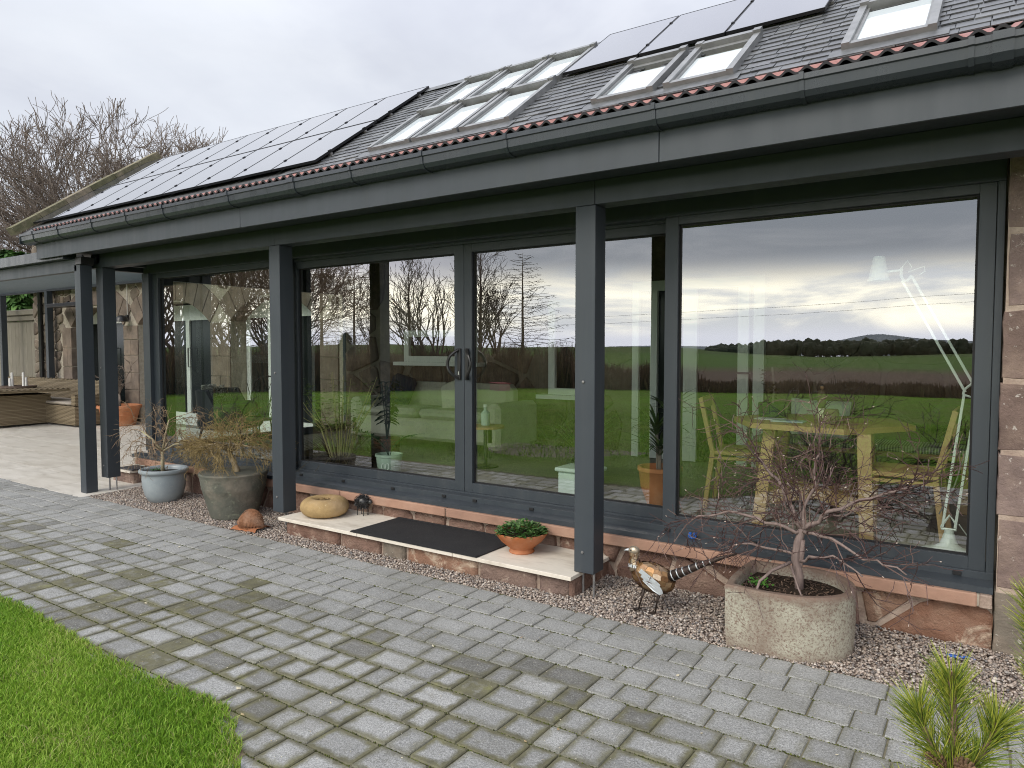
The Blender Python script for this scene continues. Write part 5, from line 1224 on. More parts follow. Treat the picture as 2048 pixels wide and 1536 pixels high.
# ------------------------------------------------------------------ trees
def bare_tree(name, label, x, y, h, style, seed, barkc=(.13, .11, .095), tint=(.16, .13, .105), group=None, rmin=.010, z0=-.1, wide=1.0, dens=1.0, thick=1.0, dep=6, dome=None):
    q = random.Random(seed); t = thing(name, label, 'tree', (x, y, z0), group); tr = MB(); tw = MB(); bk = mat('bark_%d' % round(barkc[0]*1000), barkc, tuple(c*1.6 for c in barkc), 6, .9, .4, 40); tm = mat('branch_%d' % round(tint[0]*1000 + tint[2]*97), tint, tuple(c*1.4 for c in tint), 3, .9)
    def grow(p, d, r, L_, dep, spread, up, kids=(2, 3), shr=.72):
        pts = [Vector(p)]; dd = Vector(d).normalized(); seg = 3
        for i in range(seg): dd = wiggle(q, dd + Vector((0, 0, up)), .13); pts.append(pts[-1] + dd*(L_/seg))
        mb = tr if r > .045 else tw
        mb.tube(pts, [max(rmin, r*(1 - .4*i/seg)) for i in range(seg+1)], 6 if r > .05 else 3, cap=False)
        e_ = pts[-1]
        if dep <= 0 or (dome and (e_.x**2 + e_.y**2)/(dome[0]**2) + ((e_.z - dome[2])/dome[1])**2 > q.uniform(.9, 1.08)): return
        for k in range(q.randint(*kids)): grow(pts[-1] if k == 0 else pts[q.randint(1, seg)], wiggle(q, dd, spread), r*q.uniform(.5, .68), L_*shr*q.uniform(.8, 1.2), dep-1, spread, up, kids, shr)
    if style == 'spread':
        n = 3; tr.tube([(0, 0, 0), (.1, 0, h*.10), (0, 0, h*.2)], [h*.030, h*.024, h*.022], 9)
        for k in range(round(6*dens)):
            a = 6.28*k/round(6*dens) + q.uniform(-.3, .3); grow((0, 0, h*.18), (math.cos(a)*.62*wide, math.sin(a)*.62*wide, q.uniform(.65, 1.1)), h*.014*thick, h*.26, 5, .36, .06, (2, 3), .76)
    elif style == 'dense':
        tr.tube([(0, 0, 0), (.1, 0, h*.10), (0, 0, h*.2)], [h*.028*thick, h*.024*thick, h*.022*thick], 9); n = round(9*dens)
        for k in range(n):
            a = 6.28*k*.618 + q.uniform(-.3, .3); el = q.uniform(.15, 1.5); grow((0, 0, h*q.uniform(.14, .24)), (math.cos(a)*.62*wide, math.sin(a)*.62*wide, el), h*.011*thick, h*.235, dep, .33, .05, (2, 3), .74)
    elif style == 'multi':
        for k in range(round(5*dens)):
            a = 6.28*k/5 + q.uniform(-.4, .4); grow((math.cos(a)*.15, math.sin(a)*.15, 0), (math.cos(a)*.30*wide, math.sin(a)*.30*wide, 1), h*.012, h*.34, 4, .30, .10, (2, 3), .70)
    elif style == 'upright':
        tr.tube([(0, 0, 0), (0, 0, h*.5), (.05, 0, h*.95)], [h*.016, h*.010, rmin], 7); n = round(46*dens)
        for k in range(n):
            u = .12 + .84*k/n; a = q.uniform(0, 6.28); grow((0, 0, h*u), (math.cos(a)*wide, math.sin(a)*wide, q.uniform(.7, 1.3)), h*.0052*(1.15 - u), h*.20*(1.12 - u*.8), 3, .38, .08, (2, 2), .70)
    else:  # larch: straight leader with long near-level branches
        tr.tube([(0, 0, 0), (0, 0, h*.6), (.0, 0, h)], [h*.014, h*.008, rmin], 7); n = round(56*dens)
        for k in range(n):
            u = .10 + .89*k/n; a = k*2.4 + q.uniform(-.4, .4); L_ = h*.30*wide*(1.03 - u)**.85 + .12; e = [Vector((0, 0, h*u))]; d = Vector((math.cos(a), math.sin(a), q.uniform(-.05, .25)))
            for i in range(4): e.append(e[-1] + d*(L_/4)); d = (d + Vector((0, 0, .10 if i > 0 else -.06))).normalized()
            tw.tube(e, [max(rmin, h*.0032*(1.1-u)), rmin*1.2, rmin*1.1, rmin, rmin*.8], 3, cap=False)
            for i in range(1, 5):
                for s_ in (-1, 1): tw.tube([e[i], e[i] + Vector((-s_*math.sin(a)*.6 + math.cos(a)*.5, s_*math.cos(a)*.6 + math.sin(a)*.5, q.uniform(-.5, .1)))*L_*.22*q.uniform(.5, 1.2)], [rmin*.9, rmin*.7], 3, cap=False)
    tr.local('trunk', bk, t, True); stuff(tw.local('branches', tm, t)); return t
bare_tree('broadleaf_tree', 'huge bare spreading tree with dense twigs rising behind the barn gable', -41.5, 22, 17.0, 'dense', 3, (.10, .085, .07), (.135, .11, .09), None, .0135, -.3, 1.5, 3.6, .8, 7, (9.2, 9.2, 6.4))
bare_tree('broadleaf_tree', 'lower bare twiggy tree at the far end of the barn', -52, 21, 13.5, 'dense', 8, (.10, .085, .07), (.13, .105, .085), None, .013, -.3, 1.3, 1.6, .85, 7, (6.5, 7.0, 4.8))
def pol(az, D): return -D*math.sin(R(az)), 9.4 - D*math.cos(R(az))
GARD = 'bare trees beyond the lawn, mirrored in the glass'
TL = [  # az, D, h, style, seed, wide, dens, label
 (60.5, 33, 11, 'upright', 51, .9, 2.0, 'thick bare tree mirrored at the post end of the glazing'),
 (59.0, 40, 11, 'upright', 91, .9, 1.8, 'fine twigged bare tree mirrored left of the armchair'),
 (55.2, 36, 10, 'upright', 92, .9, 1.9, 'fine twigged bare tree mirrored right of the armchair'),
 (52.4, 38, 10.5, 'upright', 93, .9, 1.9, 'fine twigged bare tree mirrored close to the second post'),
 (57.5, 45, 14, 'upright', 52, .8, 1.6, 'tall twiggy tree in the dense mirrored wood, nearest the patio'),
 (56.0, 42, 12, 'dense', 53, .8, .7, 'bushy bare tree in the dense mirrored wood behind the armchair'),
 (54.6, 50, 15, 'larch', 54, 1.0, 1.6, 'tallest mirrored larch in the dense wood by the second post'),
 (53.2, 46, 12, 'dense', 55, .9, .9, 'wide bare tree mirrored just beside the second post'),
 (51.6, 48, 13, 'upright', 56, .9, 1.6, 'feathery bare tree half hidden by the second post'),
 (50.4, 52, 10.5, 'dense', 57, .8, .8, 'bare tree mirrored at the edge of the wood by the larches'),
 (49.0, 60, 11.2, 'larch', 58, 1.35, 1.7, 'mirrored larch with layered branches left of the dark post reflection'),
 (46.6, 62, 9.8, 'larch', 59, 1.15, 1.5, 'slim mirrored larch close to the dark post reflection'),
 (45.3, 64, 9.2, 'upright', 60, .8, 1.3, 'thin mirrored birch against the dark post reflection'),
 (42.3, 48, 8.2, 'upright', 61, .9, 1.3, 'young mirrored birch in the door pane beside the handles'),
 (40.4, 42, 7.6, 'multi', 62, 1.0, 1.6, 'many stemmed mirrored shrub tree behind the door handles'),
 (36.6, 56, 10.8, 'upright', 63, .9, 1.6, 'tall dark mirrored tree just right of the meeting door stiles'),
 (35.2, 60, 8.6, 'spread', 64, .8, .9, 'rounded mirrored tree between the tall tree and the larch'),
 (33.2, 38, 7.2, 'larch', 65, 1.7, 2.0, 'broad based mirrored larch in the middle of the door pane')]
for i, (az, D, h, st, sd_, wd_, dn, lb) in enumerate(TL):
    x, y = pol(az, D); bare_tree('garden_tree', lb, x, y, h, st, sd_, (.17, .13, .09), (.27, .205, .14) if az > 50 else (.13, .10, .078), GARD, .010 if D < 45 else .013, -.5, wd_, dn, .5 if az > 50 else .8, 6)
# conifers
def needle_tree(name, label, x, y, h, wide, seed, cols, n=2600, group=None, z0=-.1, qs=.16):
    q = random.Random(seed); t = thing(name, label, 'tree', (x, y, z0), group); MB().tube([(0, 0, 0), (0, 0, h*.9)], [h*.03, .01], 7).local('trunk', BARK, t); mb = MB()
    for k in range(n):
        u = q.random()**.8; a = q.uniform(0, 6.28); r = wide*(1 - u)**.75*(.55 + .45*q.random())*(1 + .25*math.sin(a*3 + u*19)); p = Vector((r*math.cos(a), r*math.sin(a), h*(.05 + .95*u))); d = Vector((math.cos(a), math.sin(a), q.uniform(-.5, .5))).normalized(); s_ = d.cross(Vector((0, 0, 1))).normalized(); l = qs*q.uniform(.6, 1.5); w = l*.22
        mb.add([p - s_*w, p + s_*w, p + d*l + Vector((0, 0, -l*.35))], [(0, 1, 2)])
    stuff(mb.local('foliage', m_leaf(name + '_foliage_%d' % seed, cols, .7, .15), t)); return t
needle_tree('conifer', 'bright green conifer standing behind the weathered timber gate', -28.5, 11.2, 5.0, 2.6, 71, [(0, (.03, .09, .02)), (.5, (.07, .16, .035)), (1, (.13, .24, .06))], 5200, None, 0, .35)
needle_tree('conifer', 'taller green conifer at the far left behind the canopy', -33.0, 12.5, 5.6, 2.8, 72, [(0, (.03, .08, .02)), (1, (.09, .18, .045))], 4200, None, 0, .35)
x, y = pol(47.2, 31); needle_tree('evergreen_shrub', 'small dark evergreen mirrored in front of the brown hedge', x, y, 2.5, .85, 73, [(0, (.012, .03, .012)), (1, (.03, .06, .022))], 2200, None, -.2, .2)
x, y = pol(29.8, 33); needle_tree('evergreen_shrub', 'dark rounded evergreen mirrored beside the middle post', x, y, 1.9, .9, 74, [(0, (.010, .02, .012)), (1, (.025, .04, .022))], 1600, None, -.2, .2)

# brown hedge of reeds and shoots along the far edge of the lawn (one mass)
def undergrowth():
    n = 44000; az = rng.uniform(-8, 64, n); D = np.where(az > 22, 28.6 + (az - 22)*-.02, 27.4) + rng.uniform(0, 3.4, n); a = np.radians(az); X = -D*np.sin(a); Y = 9.4 - D*np.cos(a); X += rng.normal(0, .3, n)
    hh = np.where(az > 29, 1.55, np.where(az > 20, .9, .40)) * (1 + .22*np.sin(az*1.7) + .14*np.sin(az*5.3)) * rng.uniform(.45, 1.05, n); b = rng.uniform(0, 6.28, n); P = np.stack([X, Y, np.full(n, -.25)], 1)
    u = np.stack([np.cos(b), np.sin(b), np.zeros(n)], 1)*(.007 + .007*rng.random(n))[:, None]; l = np.stack([rng.normal(0, .16, n), rng.normal(0, .16, n), np.ones(n)], 1)*(hh + .2)[:, None]
    V = np.stack([P - u, P + u, P + l*.6 + u*.7 + rng.normal(0, .03, (n, 3)), P + l*.6 - u*.7, P + l + u*.2, P + l - u*.2], 1).reshape(-1, 3); base = (np.arange(n)*6)[:, None]; F = np.concatenate([base + np.array([[0, 1, 2, 3]]), base + np.array([[3, 2, 4, 5]])], 0)
    stuff(np_mesh('undergrowth', V, F, m_islands('brown_reeds', [(0, (.13, .08, .048)), (.35, (.21, .125, .07)), (.6, (.17, .125, .08)), (.85, (.29, .20, .10)), (1, (.10, .08, .05))], .9, 0, 10, .1)))
    q = random.Random(5); mb = MB()
    for k in range(300):
        az = q.uniform(-8, 64); D = q.uniform(30, 33); x, y = pol(az, D); h = (1.45 if az > 29 else .75 if az > 20 else .25)*q.uniform(.6, 1.0); mb.ball((x, y, h*.35 - .3), q.uniform(.8, 1.5), 8, 6, (1.3, 1, h*.62), lambda d: 1 + .25*math.sin(d.x*7 + d.z*5 + k)*math.cos(d.y*6))
    stuff(mb.build('hedge', mat('brown_thicket', (.11, .08, .055), (.22, .155, .10), 3.5, .95, 1.0, 14, c3=(.12, .095, .055), bdist=.15), None, True))
undergrowth()
def treeline():
    q = random.Random(77); mb = MB()
    for k in range(330):
        az = q.uniform(-9, 18.5); D = q.uniform(375, 405); x, y = pol(az, D); h = q.uniform(4.6, 7.0)*(1 if az < 15 else .6); n = 9; z0 = -1.6
        for j in range(10):
            a = q.uniform(0, 6.28); r = q.uniform(0, 2.6); mb.ball((x + r*math.cos(a), y + r*math.sin(a), z0 + h*q.uniform(.3, .86)), q.uniform(1.0, 2.3), 6, 4, (1, 1, q.uniform(.8, 1.5)))
        mb.tube([(x, y, -3), (x, y, h*.6)], [.35, .2], 5, cap=False)
    stuff(mb.build('woods', mat('far_woods', (.04, .055, .03), (.08, .085, .05), .6, .95)))
treeline()
def hills():
    V = []; n = 80
    for j, (D, k) in enumerate(((1500, 0), (2300, 1), (3200, .4))):
        for i in range(n+1):
            az = -30 + 75*i/n; x, y = pol(az, D); V.append((x, y, -12 + k*(24 + 6*math.sin(az*.31) + 8*math.sin(az*.12 + 1)) + (18*math.exp(-((az - 7)/2.2)**2) if k == 1 else 0)))
    F = [(j*(n+1)+i, j*(n+1)+i+1, (j+1)*(n+1)+i+1, (j+1)*(n+1)+i) for j in range(2) for i in range(n)]; struct(np_mesh('hills', np.array(V), np.array(F), mat('haze_tinted_hills', (.15, .18, .20), (.19, .22, .235), .01, 1.0), smooth=True))  # blue-grey of distant haze is put into the hill colour, green underneath left out
hills()
def far_bits():
    x, y = pol(35, 27.2); t = thing('red_box', 'low dark red box lying at the far lawn edge mirrored in the door', 'box', (x, y, -.05), rz=R(30)); MB().bbox(-.42, .42, -.25, .25, 0, .34, .02).local('body', mat('faded_red', (.22, .03, .035), (.28, .045, .05), 4, .7), t); MB().bbox(-.44, .44, -.27, .27, .341, .38, .01).local('lid', mat('faded_red_lid', (.25, .04, .045), rough=.7), t)
    for k, (z0, lb) in enumerate(((5.4, 'upper overhead cable mirrored across the bright sky'), (4.4, 'lower overhead cable mirrored across the bright sky'))):
        p = []
        for i in range(25): u = i/24; p.append((-75 + 95*u, -62 - 26*u + k*2, z0 + 1.9*u*2 - 2.2*4*u*(1-u)*.5))
        o = MB().tube(p, .013, 4).build('overhead_cable', BLACK, None, loc=(-30, -70, 8)); tag(o, lb, 'cable', 'overhead cables')
far_bits()

# ------------------------------------------------------------------ foreground pines in a planting bed
struct(MB().box(-.44, 2.6, .72, 2.03, -.03, .004).build('planting_bed', SOIL))
NEED = None
def m_needle():
    t = NT('pine_needles'); h = t.attr('h'); c = t.ramp(t.isl(), [(0, (.10, .17, .03)), (.35, (.22, .30, .04)), (.75, (.40, .45, .06)), (1, (.58, .58, .10))]); c = t.mix(t.rng(h, 0, .5, .5, 0), c, (.09, .14, .025)); t.col(c); t.rough(.45); t.spec(.4); tr = t.N.new('ShaderNodeBsdfTranslucent'); t.L.new(c, tr.inputs[0]); mx = t.N.new('ShaderNodeMixShader'); mx.inputs[0].default_value = .25
    t.L.new(t.b.outputs[0], mx.inputs[1]); t.L.new(tr.outputs[0], mx.inputs[2]); t.L.new(mx.outputs[0], t.out.inputs[0]); return t.m
NEED = m_needle()
def needles(segs, q, per=330, nl=.066, r=.00100):
    V, H, F = [], [], []
    for p0, p1, dens in segs:
        p0 = Vector(p0); p1 = Vector(p1); ax = (p1 - p0).normalized(); e1 = ax.orthogonal().normalized(); e2 = ax.cross(e1); n = int(per*dens*(p1-p0).length/.1)
        for k in range(n):
            u = q.random(); p = p0.lerp(p1, u); a = q.uniform(0, 6.283); out = e1*math.cos(a) + e2*math.sin(a); f = q.uniform(.35, 1.25); d = (ax*f + out*(1.15 - .55*u)).normalized(); l = nl*q.uniform(.7, 1.15); s_ = d.cross(out).normalized(); rr = r*q.uniform(.8, 1.2); m = p + d*l*.55 + ax*l*.06; e = p + d*l + ax*l*.16; b = len(V); w = s_.cross(d)
            for c, kx in ((p, 1), (m, .95), (e, .25)):
                for g in (s_, (s_*-.5 + w*.87), (s_*-.5 - w*.87)): V.append(tuple(c + g*rr*kx))
            H += [0]*3 + [.55]*3 + [1]*3
            for i in (0, 3):
                for j in range(3): F.append((b+i+j, b+i+(j+1) % 3, b+i+3+(j+1) % 3, b+i+3+j))
    return np.array(V), np.array(F), H
def pine(label, loc, stems, cones, seed):
    q = random.Random(seed); t = thing('young_pine', label, 'tree', loc); tr = MB()
    for pts, r in stems: limb(tr, [Vector(p) for p in pts], r, r*.6, 7)
    tr.local('trunk', mat('pine_bark', (.11, .07, .045), (.20, .14, .09), 40, .9, .6, 120), t, True); segs = []
    for pts, r in stems:
        for i in range(len(pts)-1):
            if pts[i+1][2] > .45: segs.append((pts[i], pts[i+1], .55 if i < len(pts)-2 else 1.25))
    V, F, H = needles(segs, q); o = np_mesh('needles', V, F, NEED, None, attrs={'h': H}); o.parent = t; stuff(o)
    for (p, d, s) in cones:
        d = Vector(d).normalized(); e1 = d.orthogonal().normalized(); e2 = d.cross(e1); mb = MB(); cm = m_islands('cone_scales', [(0, (.16, .09, .045)), (.6, (.26, .16, .09)), (1, (.11, .06, .035))], .8)
        for k in range(64):
            u = k/63; a = k*2.4; rr = s*(.42*math.sin(math.pi*(.12 + .84*u))**.8); c = Vector(p) + d*s*1.15*(u-.5); out = e1*math.cos(a) + e2*math.sin(a); tn = d.cross(out); w = s*.12*(1.1 - .5*u)
            mb.add([c, c + out*rr - tn*w + d*s*.05, c + out*rr*1.12 + d*s*.10, c + out*rr + tn*w + d*s*.05, c + out*rr*1.0 + d*s*.0], [(0, 1, 2), (0, 2, 3), (1, 4, 3, 2)])
        c = mb.local('cone', cm, t)
pine('young pine with bright needles and brown cones in the foreground bed', (-.04, 1.62, 0), [([(0, 0, 0), (.0, .0, .4), (-.002, 0, .70), (-.004, .02, .80), (-.008, .045, .875), (-.012, .058, .925)], .012), ([(0, 0, .74), (-.03, .0, .79), (-.055, .01, .83), (-.068, .02, .865)], .007), ([(0, 0, .73), (.035, .015, .79), (.055, .03, .83), (.068, .04, .868)], .007), ([(0, 0, .66), (.03, -.05, .70), (.05, -.07, .735)], .006), ([(0, 0, .63), (-.05, -.02, .66), (-.08, -.02, .69)], .006), ([(0, 0, .60), (-.01, -.07, .64), (-.01, -.10, .68)], .006)], [((.016, -.018, .79), (.5, -.9, .1), .040), ((-.032, -.01, .785), (-.7, -.5, .5), .036), ((-.012, .052, .935), (.1, -.2, 1), .016)], 81)
pine('pine shoot standing tall in front of the brown quoins', (.115, 1.72, 0), [([(0, 0, 0), (.0, 0, .6), (-.01, .01, .9), (-.02, .02, 1.02), (-.024, .022, 1.09)], .012), ([(0, 0, .8), (.05, .02, .88), (.08, .03, .95)], .007)], [], 82)

# ------------------------------------------------------------------ furniture inside the sun room (floor at z = .36)
OAK = NT('oiled_oak'); v_ = OAK.vec('Object', (1, 1, 1)); w_ = OAK.noise(5, 5, .6, OAK.vec('Object', (1.2, 1.2, 9)), 1.0); OAK.col(OAK.mix(w_, (.42, .255, .12), (.56, .37, .185))); OAK.rough(.45); OAK.spec(.4); OAK = OAK.m
FZ = .362
def dining():
    t = thing('dining_table', 'honey oak table with angled ends behind the large fixed pane', 'table', (-1.02, 5.45, FZ)); P = [(-.78, 4.97), (-.42, 5.50), (-.62, 5.97), (-1.42, 5.97), (-1.64, 5.48), (-1.40, 5.06)]
    MB().extrude(P, lambda p: (p[0], p[1], 1.045), lambda p: (p[0], p[1], 1.082)).build('tabletop', OAK, t)
    for a, b in (((-.64, 5.02), (-.68, 5.10)), ((-1.345, 5.10), (-1.29, 5.17)), ((-.70, 5.86), (-.76, 5.80)), ((-1.40, 5.86), (-1.34, 5.80))): MB().beam((a[0], a[1], FZ), (b[0], b[1], 1.044), .085, .05, (0, 1, 0)).build('leg', OAK, t)
    MB().beam((-.66, 5.08, .56), (-1.36, 5.84, .56), .05, .09).build('stretcher', OAK, t); MB().beam((-1.32, 5.14, .56), (-.72, 5.83, .561), .05, .088).build('stretcher', OAK, t)
    o = MB().bbox(-1.30, -1.08, 5.20, 5.32, 1.0835, 1.094, .002).build('magazine', mat('pale_cover', (.55, .58, .58), (.3, .38, .42), 9, .4), None, loc=(-1.2, 5.26, 1.083)); tag(o, 'pale closed magazine lying on the oak dining table', 'magazine')
    o = MB().bbox(-1.45, -1.25, 5.32, 5.46, 1.0835, 1.088, .001).build('paper_sheet', mat('white_paper', (.75, .75, .72), rough=.7), None, loc=(-1.35, 5.4, 1.083)); tag(o, 'thin white paper sheet beside the dark plant pot', 'paper')
    k = thing('table_plant', 'dark green bowl pot with a bare leafed plant on the oak table', 'potted plant', (-1.38, 5.58, 1.083)); MB().lathe([(0, 0), (.085, 0), (.10, .01), (.105, .105), (.10, .11), (.095, .10), (0, .09)], 0, 0, 24).local('pot', mat('dark_green_glaze', (.012, .03, .022), rough=.2), k, True, 40); L_ = MB(); q = random.Random(3)
    for i in range(60): a = q.uniform(0, 6.28); h = q.uniform(.02, .28); leafmesh(L_, (.05*math.cos(a)*h*5, .05*math.sin(a)*h*5, .1 + h), (math.cos(a), math.sin(a), q.uniform(-.2, .6)), .012, .05, q)
    stuff(L_.local('leaves', m_leaf('dusty_leaf', [(0, (.08, .07, .035)), (1, (.15, .13, .06))]), k)); MB().tube([(0, 0, .09), (.01, 0, .22), (-.01, .01, .38)], .008, 6).local('stem', BARK, k)
    f = thing('figurine', 'small wooden figure in brown jacket and white trousers on the table', 'figurine', (-.985, 5.33, 1.083)); BR = mat('brown_jacket', (.10, .075, .045), (.15, .11, .07), 20, .8); CR = mat('cream_trousers', (.65, .62, .50), rough=.7)
    MB().tube([(-.012, 0, 0), (-.014, 0, .06), (-.006, 0, .115)], [.010, .013, .017], 8).local('leg', CR, f, True); MB().tube([(.014, .01, 0), (.012, .0, .06), (.006, 0, .115)], [.010, .013, .017], 8).local('leg', CR, f, True)
    MB().tube([(0, 0, .105), (0, 0, .15), (0, 0, .20), (0, 0, .222), (0, 0, .232)], [.024, .028, .032, .024, .010], 10).local('jacket', BR, f, True); MB().ball((0, 0, .250), .016, 10, 8, (.9, 1, 1.15)).local('head', mat('wood_face', (.30, .18, .10), rough=.6), f, True); MB().lathe([(0, .02), (.012, .018), (.017, .005), (.0175, 0)], 0, 0, 10).local('hair', BLACK, f, True, M=None) if False else MB().ball((0, .002, .258), .0165, 10, 6, (1, 1, .8)).local('hair', BLACK, f, True)
    o = MB().lathe([(0, 0), (.048, 0), (.052, .07), (.044, .10), (0, .102)], 0, 0, 18).build('cork_jar', mat('brown_cork', (.20, .13, .09), (.14, .09, .07), 30, .9), None, True, M=Matrix.Translation((-.92, 5.32, 1.083)), loc=(-.92, 5.32, 1.083), auto=40); tag(o, 'stubby brown jar beside the wooden figure on the table', 'jar')
dining()
def chair(label, x, y, rz):
    t = thing('dining_chair', label, 'chair', (x, y, FZ), 'oak dining chairs', rz); W2 = .20
    MB().bbox(-.21, .20, -.22, .22, .425, .455, .006).local('seat', OAK, t)
    for s in (-1, 1):
        MB().beam((.19, s*W2, 0), (.185, s*W2, .424), .035, .045, (0, 1, 0)).local('leg', OAK, t); k = MB(); k.beam((-.26, s*W2, 0), (-.205, s*W2, .44), .035, .045, (0, 1, 0)).beam((-.205, s*W2, .438), (-.30, s*W2, .86), .033, .042, (0, 1, 0)); k.local('back_post', OAK, t); MB().beam((-.20, s*W2, .40), (.18, s*W2, .40), .022, .05, (0, 1, 0)).local('seat_rail', OAK, t)
    MB().beam((-.292, -.22, .82), (-.292, .22, .82), .09, .022, (1, 0, 0)).local('top_rail', OAK, t); MB().beam((-.255, -.19, .64), (-.255, .19, .64), .06, .018, (1, 0, 0)).local('back_slat', OAK, t)
chair('oak dining chair at the angled left end of the table', -1.60, 5.62, R(8)); chair('oak dining chair behind the white floor lamp', -.47, 5.27, R(178))
def bench():
    t = thing('bench', 'oak bench with striped woven seat pad along the stone wall', 'bench', (-.9, 6.4, FZ)); MB().bbox(-1.75, -.05, 6.22, 6.62, .76, .80, .006).build('seat', OAK, t)
    for x in (-1.65, -.15):
        for y in (6.27, 6.57): MB().beam((x, y, FZ), (x, y, .759), .05, .05).build('leg', OAK, t)
    S = NT('striped_weave'); w = S.wave(16, S.vec('Object'), 0, 0); S.col(S.mix(S.rng(w, .4, .6), (.10, .10, .09), (.42, .42, .38))); S.rough(.9); MB().bbox(-1.7, -.1, 6.20, 6.60, .802, .85, .015).build('seat_pad', S.m, t)
    S2 = NT('ticking_stripe'); w = S2.wave(62, S2.vec('Object'), 0, 0); S2.col(S2.mix(S2.rng(w, .35, .65), (.5, .5, .48), (.78, .78, .74))); S2.rough(.9); k = MB(); nu = 16
    for i in range(nu+1):
        for j in range(nu+1):
            u, w2 = -1 + 2*i/nu, -1 + 2*j/nu; p = (1 - u*u)*(1 - w2*w2); e = 1 + .06*abs(u*w2); k.v.append((u*.23*e, -.065*p**.5, w2*.15*e))
    for i in range(nu):
        for j in range(nu): k.f.append((i*(nu+1)+j, (i+1)*(nu+1)+j, (i+1)*(nu+1)+j+1, i*(nu+1)+j+1))
    n = len(k.v); k.v += [(x, -y, z) for x, y, z in k.v]; k.f += [tuple(i+n for i in f)[::-1] for f in k.f]; o = k.build('cushion', S2.m, None, True, M=Matrix.Translation((-1.22, 6.5, 1.01)) @ Matrix.Rotation(R(-14), 4, 'X') @ Matrix.Rotation(R(2), 4, 'Y'), loc=(-1.22, 6.5, .855)); tag(o, 'pale grey finely striped cushion leaning on the oak bench', 'cushion')
bench()
def floorlamp():
    t = thing('floor_lamp', 'large white jointed anglepoise style floor lamp behind the fixed pane', 'lamp', (-.19, 4.98, FZ)); t['label'] = 'large white spring arm floor lamp behind the big fixed pane'; MW = mat('white_enamel', (.84, .88, .86), rough=.3, spec=.5); V = lambda x, z, y=0: (x, y, z - FZ)
    MB().lathe([(0, 0), (.165, 0), (.168, .008), (.14, .022), (.085, .038), (.05, .062), (.036, .10), (.03, .125), (.0, .128)], 0, 0, 36).local('base', MW, t, True, 40); MB().tube([(0, 0, .125), (0, 0, .155)], .026, 14).local('collar', MW, t, True, 40)
    def bar(a, b, w=.015, nm='arm'): MB().beam(a, b, w, w, (0, 1, 0), .002).local(nm, MW, t)
    MB().tube([V(-.04, .53), V(.0, .60), V(.035, .55), V(.035, .515), V(-.04, .515), V(-.04, .53)], .008, 6).local('joint_plate', MW, t)
    bar(V(-.035, .525), V(.055, 1.335)); bar(V(.03, .525), V(.115, 1.30)); MB().tube([V(.05, 1.33), V(.055, 1.36), V(.09, 1.395), V(.115, 1.39), V(.115, 1.31), V(.05, 1.33)], .008, 6).local('elbow_plate', MW, t)
    bar(V(.06, 1.345), V(-.285, 2.02)); bar(V(.10, 1.39), V(-.235, 2.045)); MB().tube([V(-.29, 2.10), V(-.292, 2.05), V(-.275, 2.015), V(-.255, 2.02), V(-.235, 2.05)], .009, 6).local('head_joint', MW, t); bar(V(-.29, 2.085), V(-.385, 2.078), .014)
    MB().lathe([(.0, .135), (.030, .132), (.034, .125), (.058, .0), (.066, -.02), (.062, -.02), (.03, .11), (0, .12)], 0, 0, 28).local('shade', MW, t, True, 40); t.children[-1].location = V(-.415, 2.045)
    MB().tube([V(-.29, 2.10), V(-.26, 2.14), V(-.235, 2.10), V(-.255, 2.07), V(-.20, 2.09), V(-.17, 2.10), V(-.165, 2.07), V(-.195, 2.05)], .0035, 5).local('cable', MW, t); MB().tube([V(-.055, .60), V(.02, .78), V(.075, 1.0)], .004, 5).local('spring', STEEL, t); MB().tube([V(.05, .55), V(.09, .48, .05), V(.12, .37, .1)], .004, 5).local('flex', MW, t)
floorlamp()
def strap(mb, p, d, L_, w, q, sag=.5, seg=5):
    p = Vector(p); d = Vector(d).normalized(); b = len(mb.v)
    for i in range(seg+1):
        s_ = d.cross(Vector((0, 0, 1))); s_ = s_.normalized() if s_.length > .01 else Vector((1, 0, 0)); k = w*(1 - (i/seg)**2.2)*.5 + .0006; mb.v.append(tuple(p - s_*k)); mb.v.append(tuple(p + s_*k)); p = p + d*(L_/seg); d = (d + Vector((0, 0, -sag/seg))).normalized()
    for i in range(seg): mb.f.append((b+2*i, b+2*i+1, b+2*i+3, b+2*i+2))
GL = lambda nm, a, b: m_leaf(nm, [(0, a), (1, b)], .45)
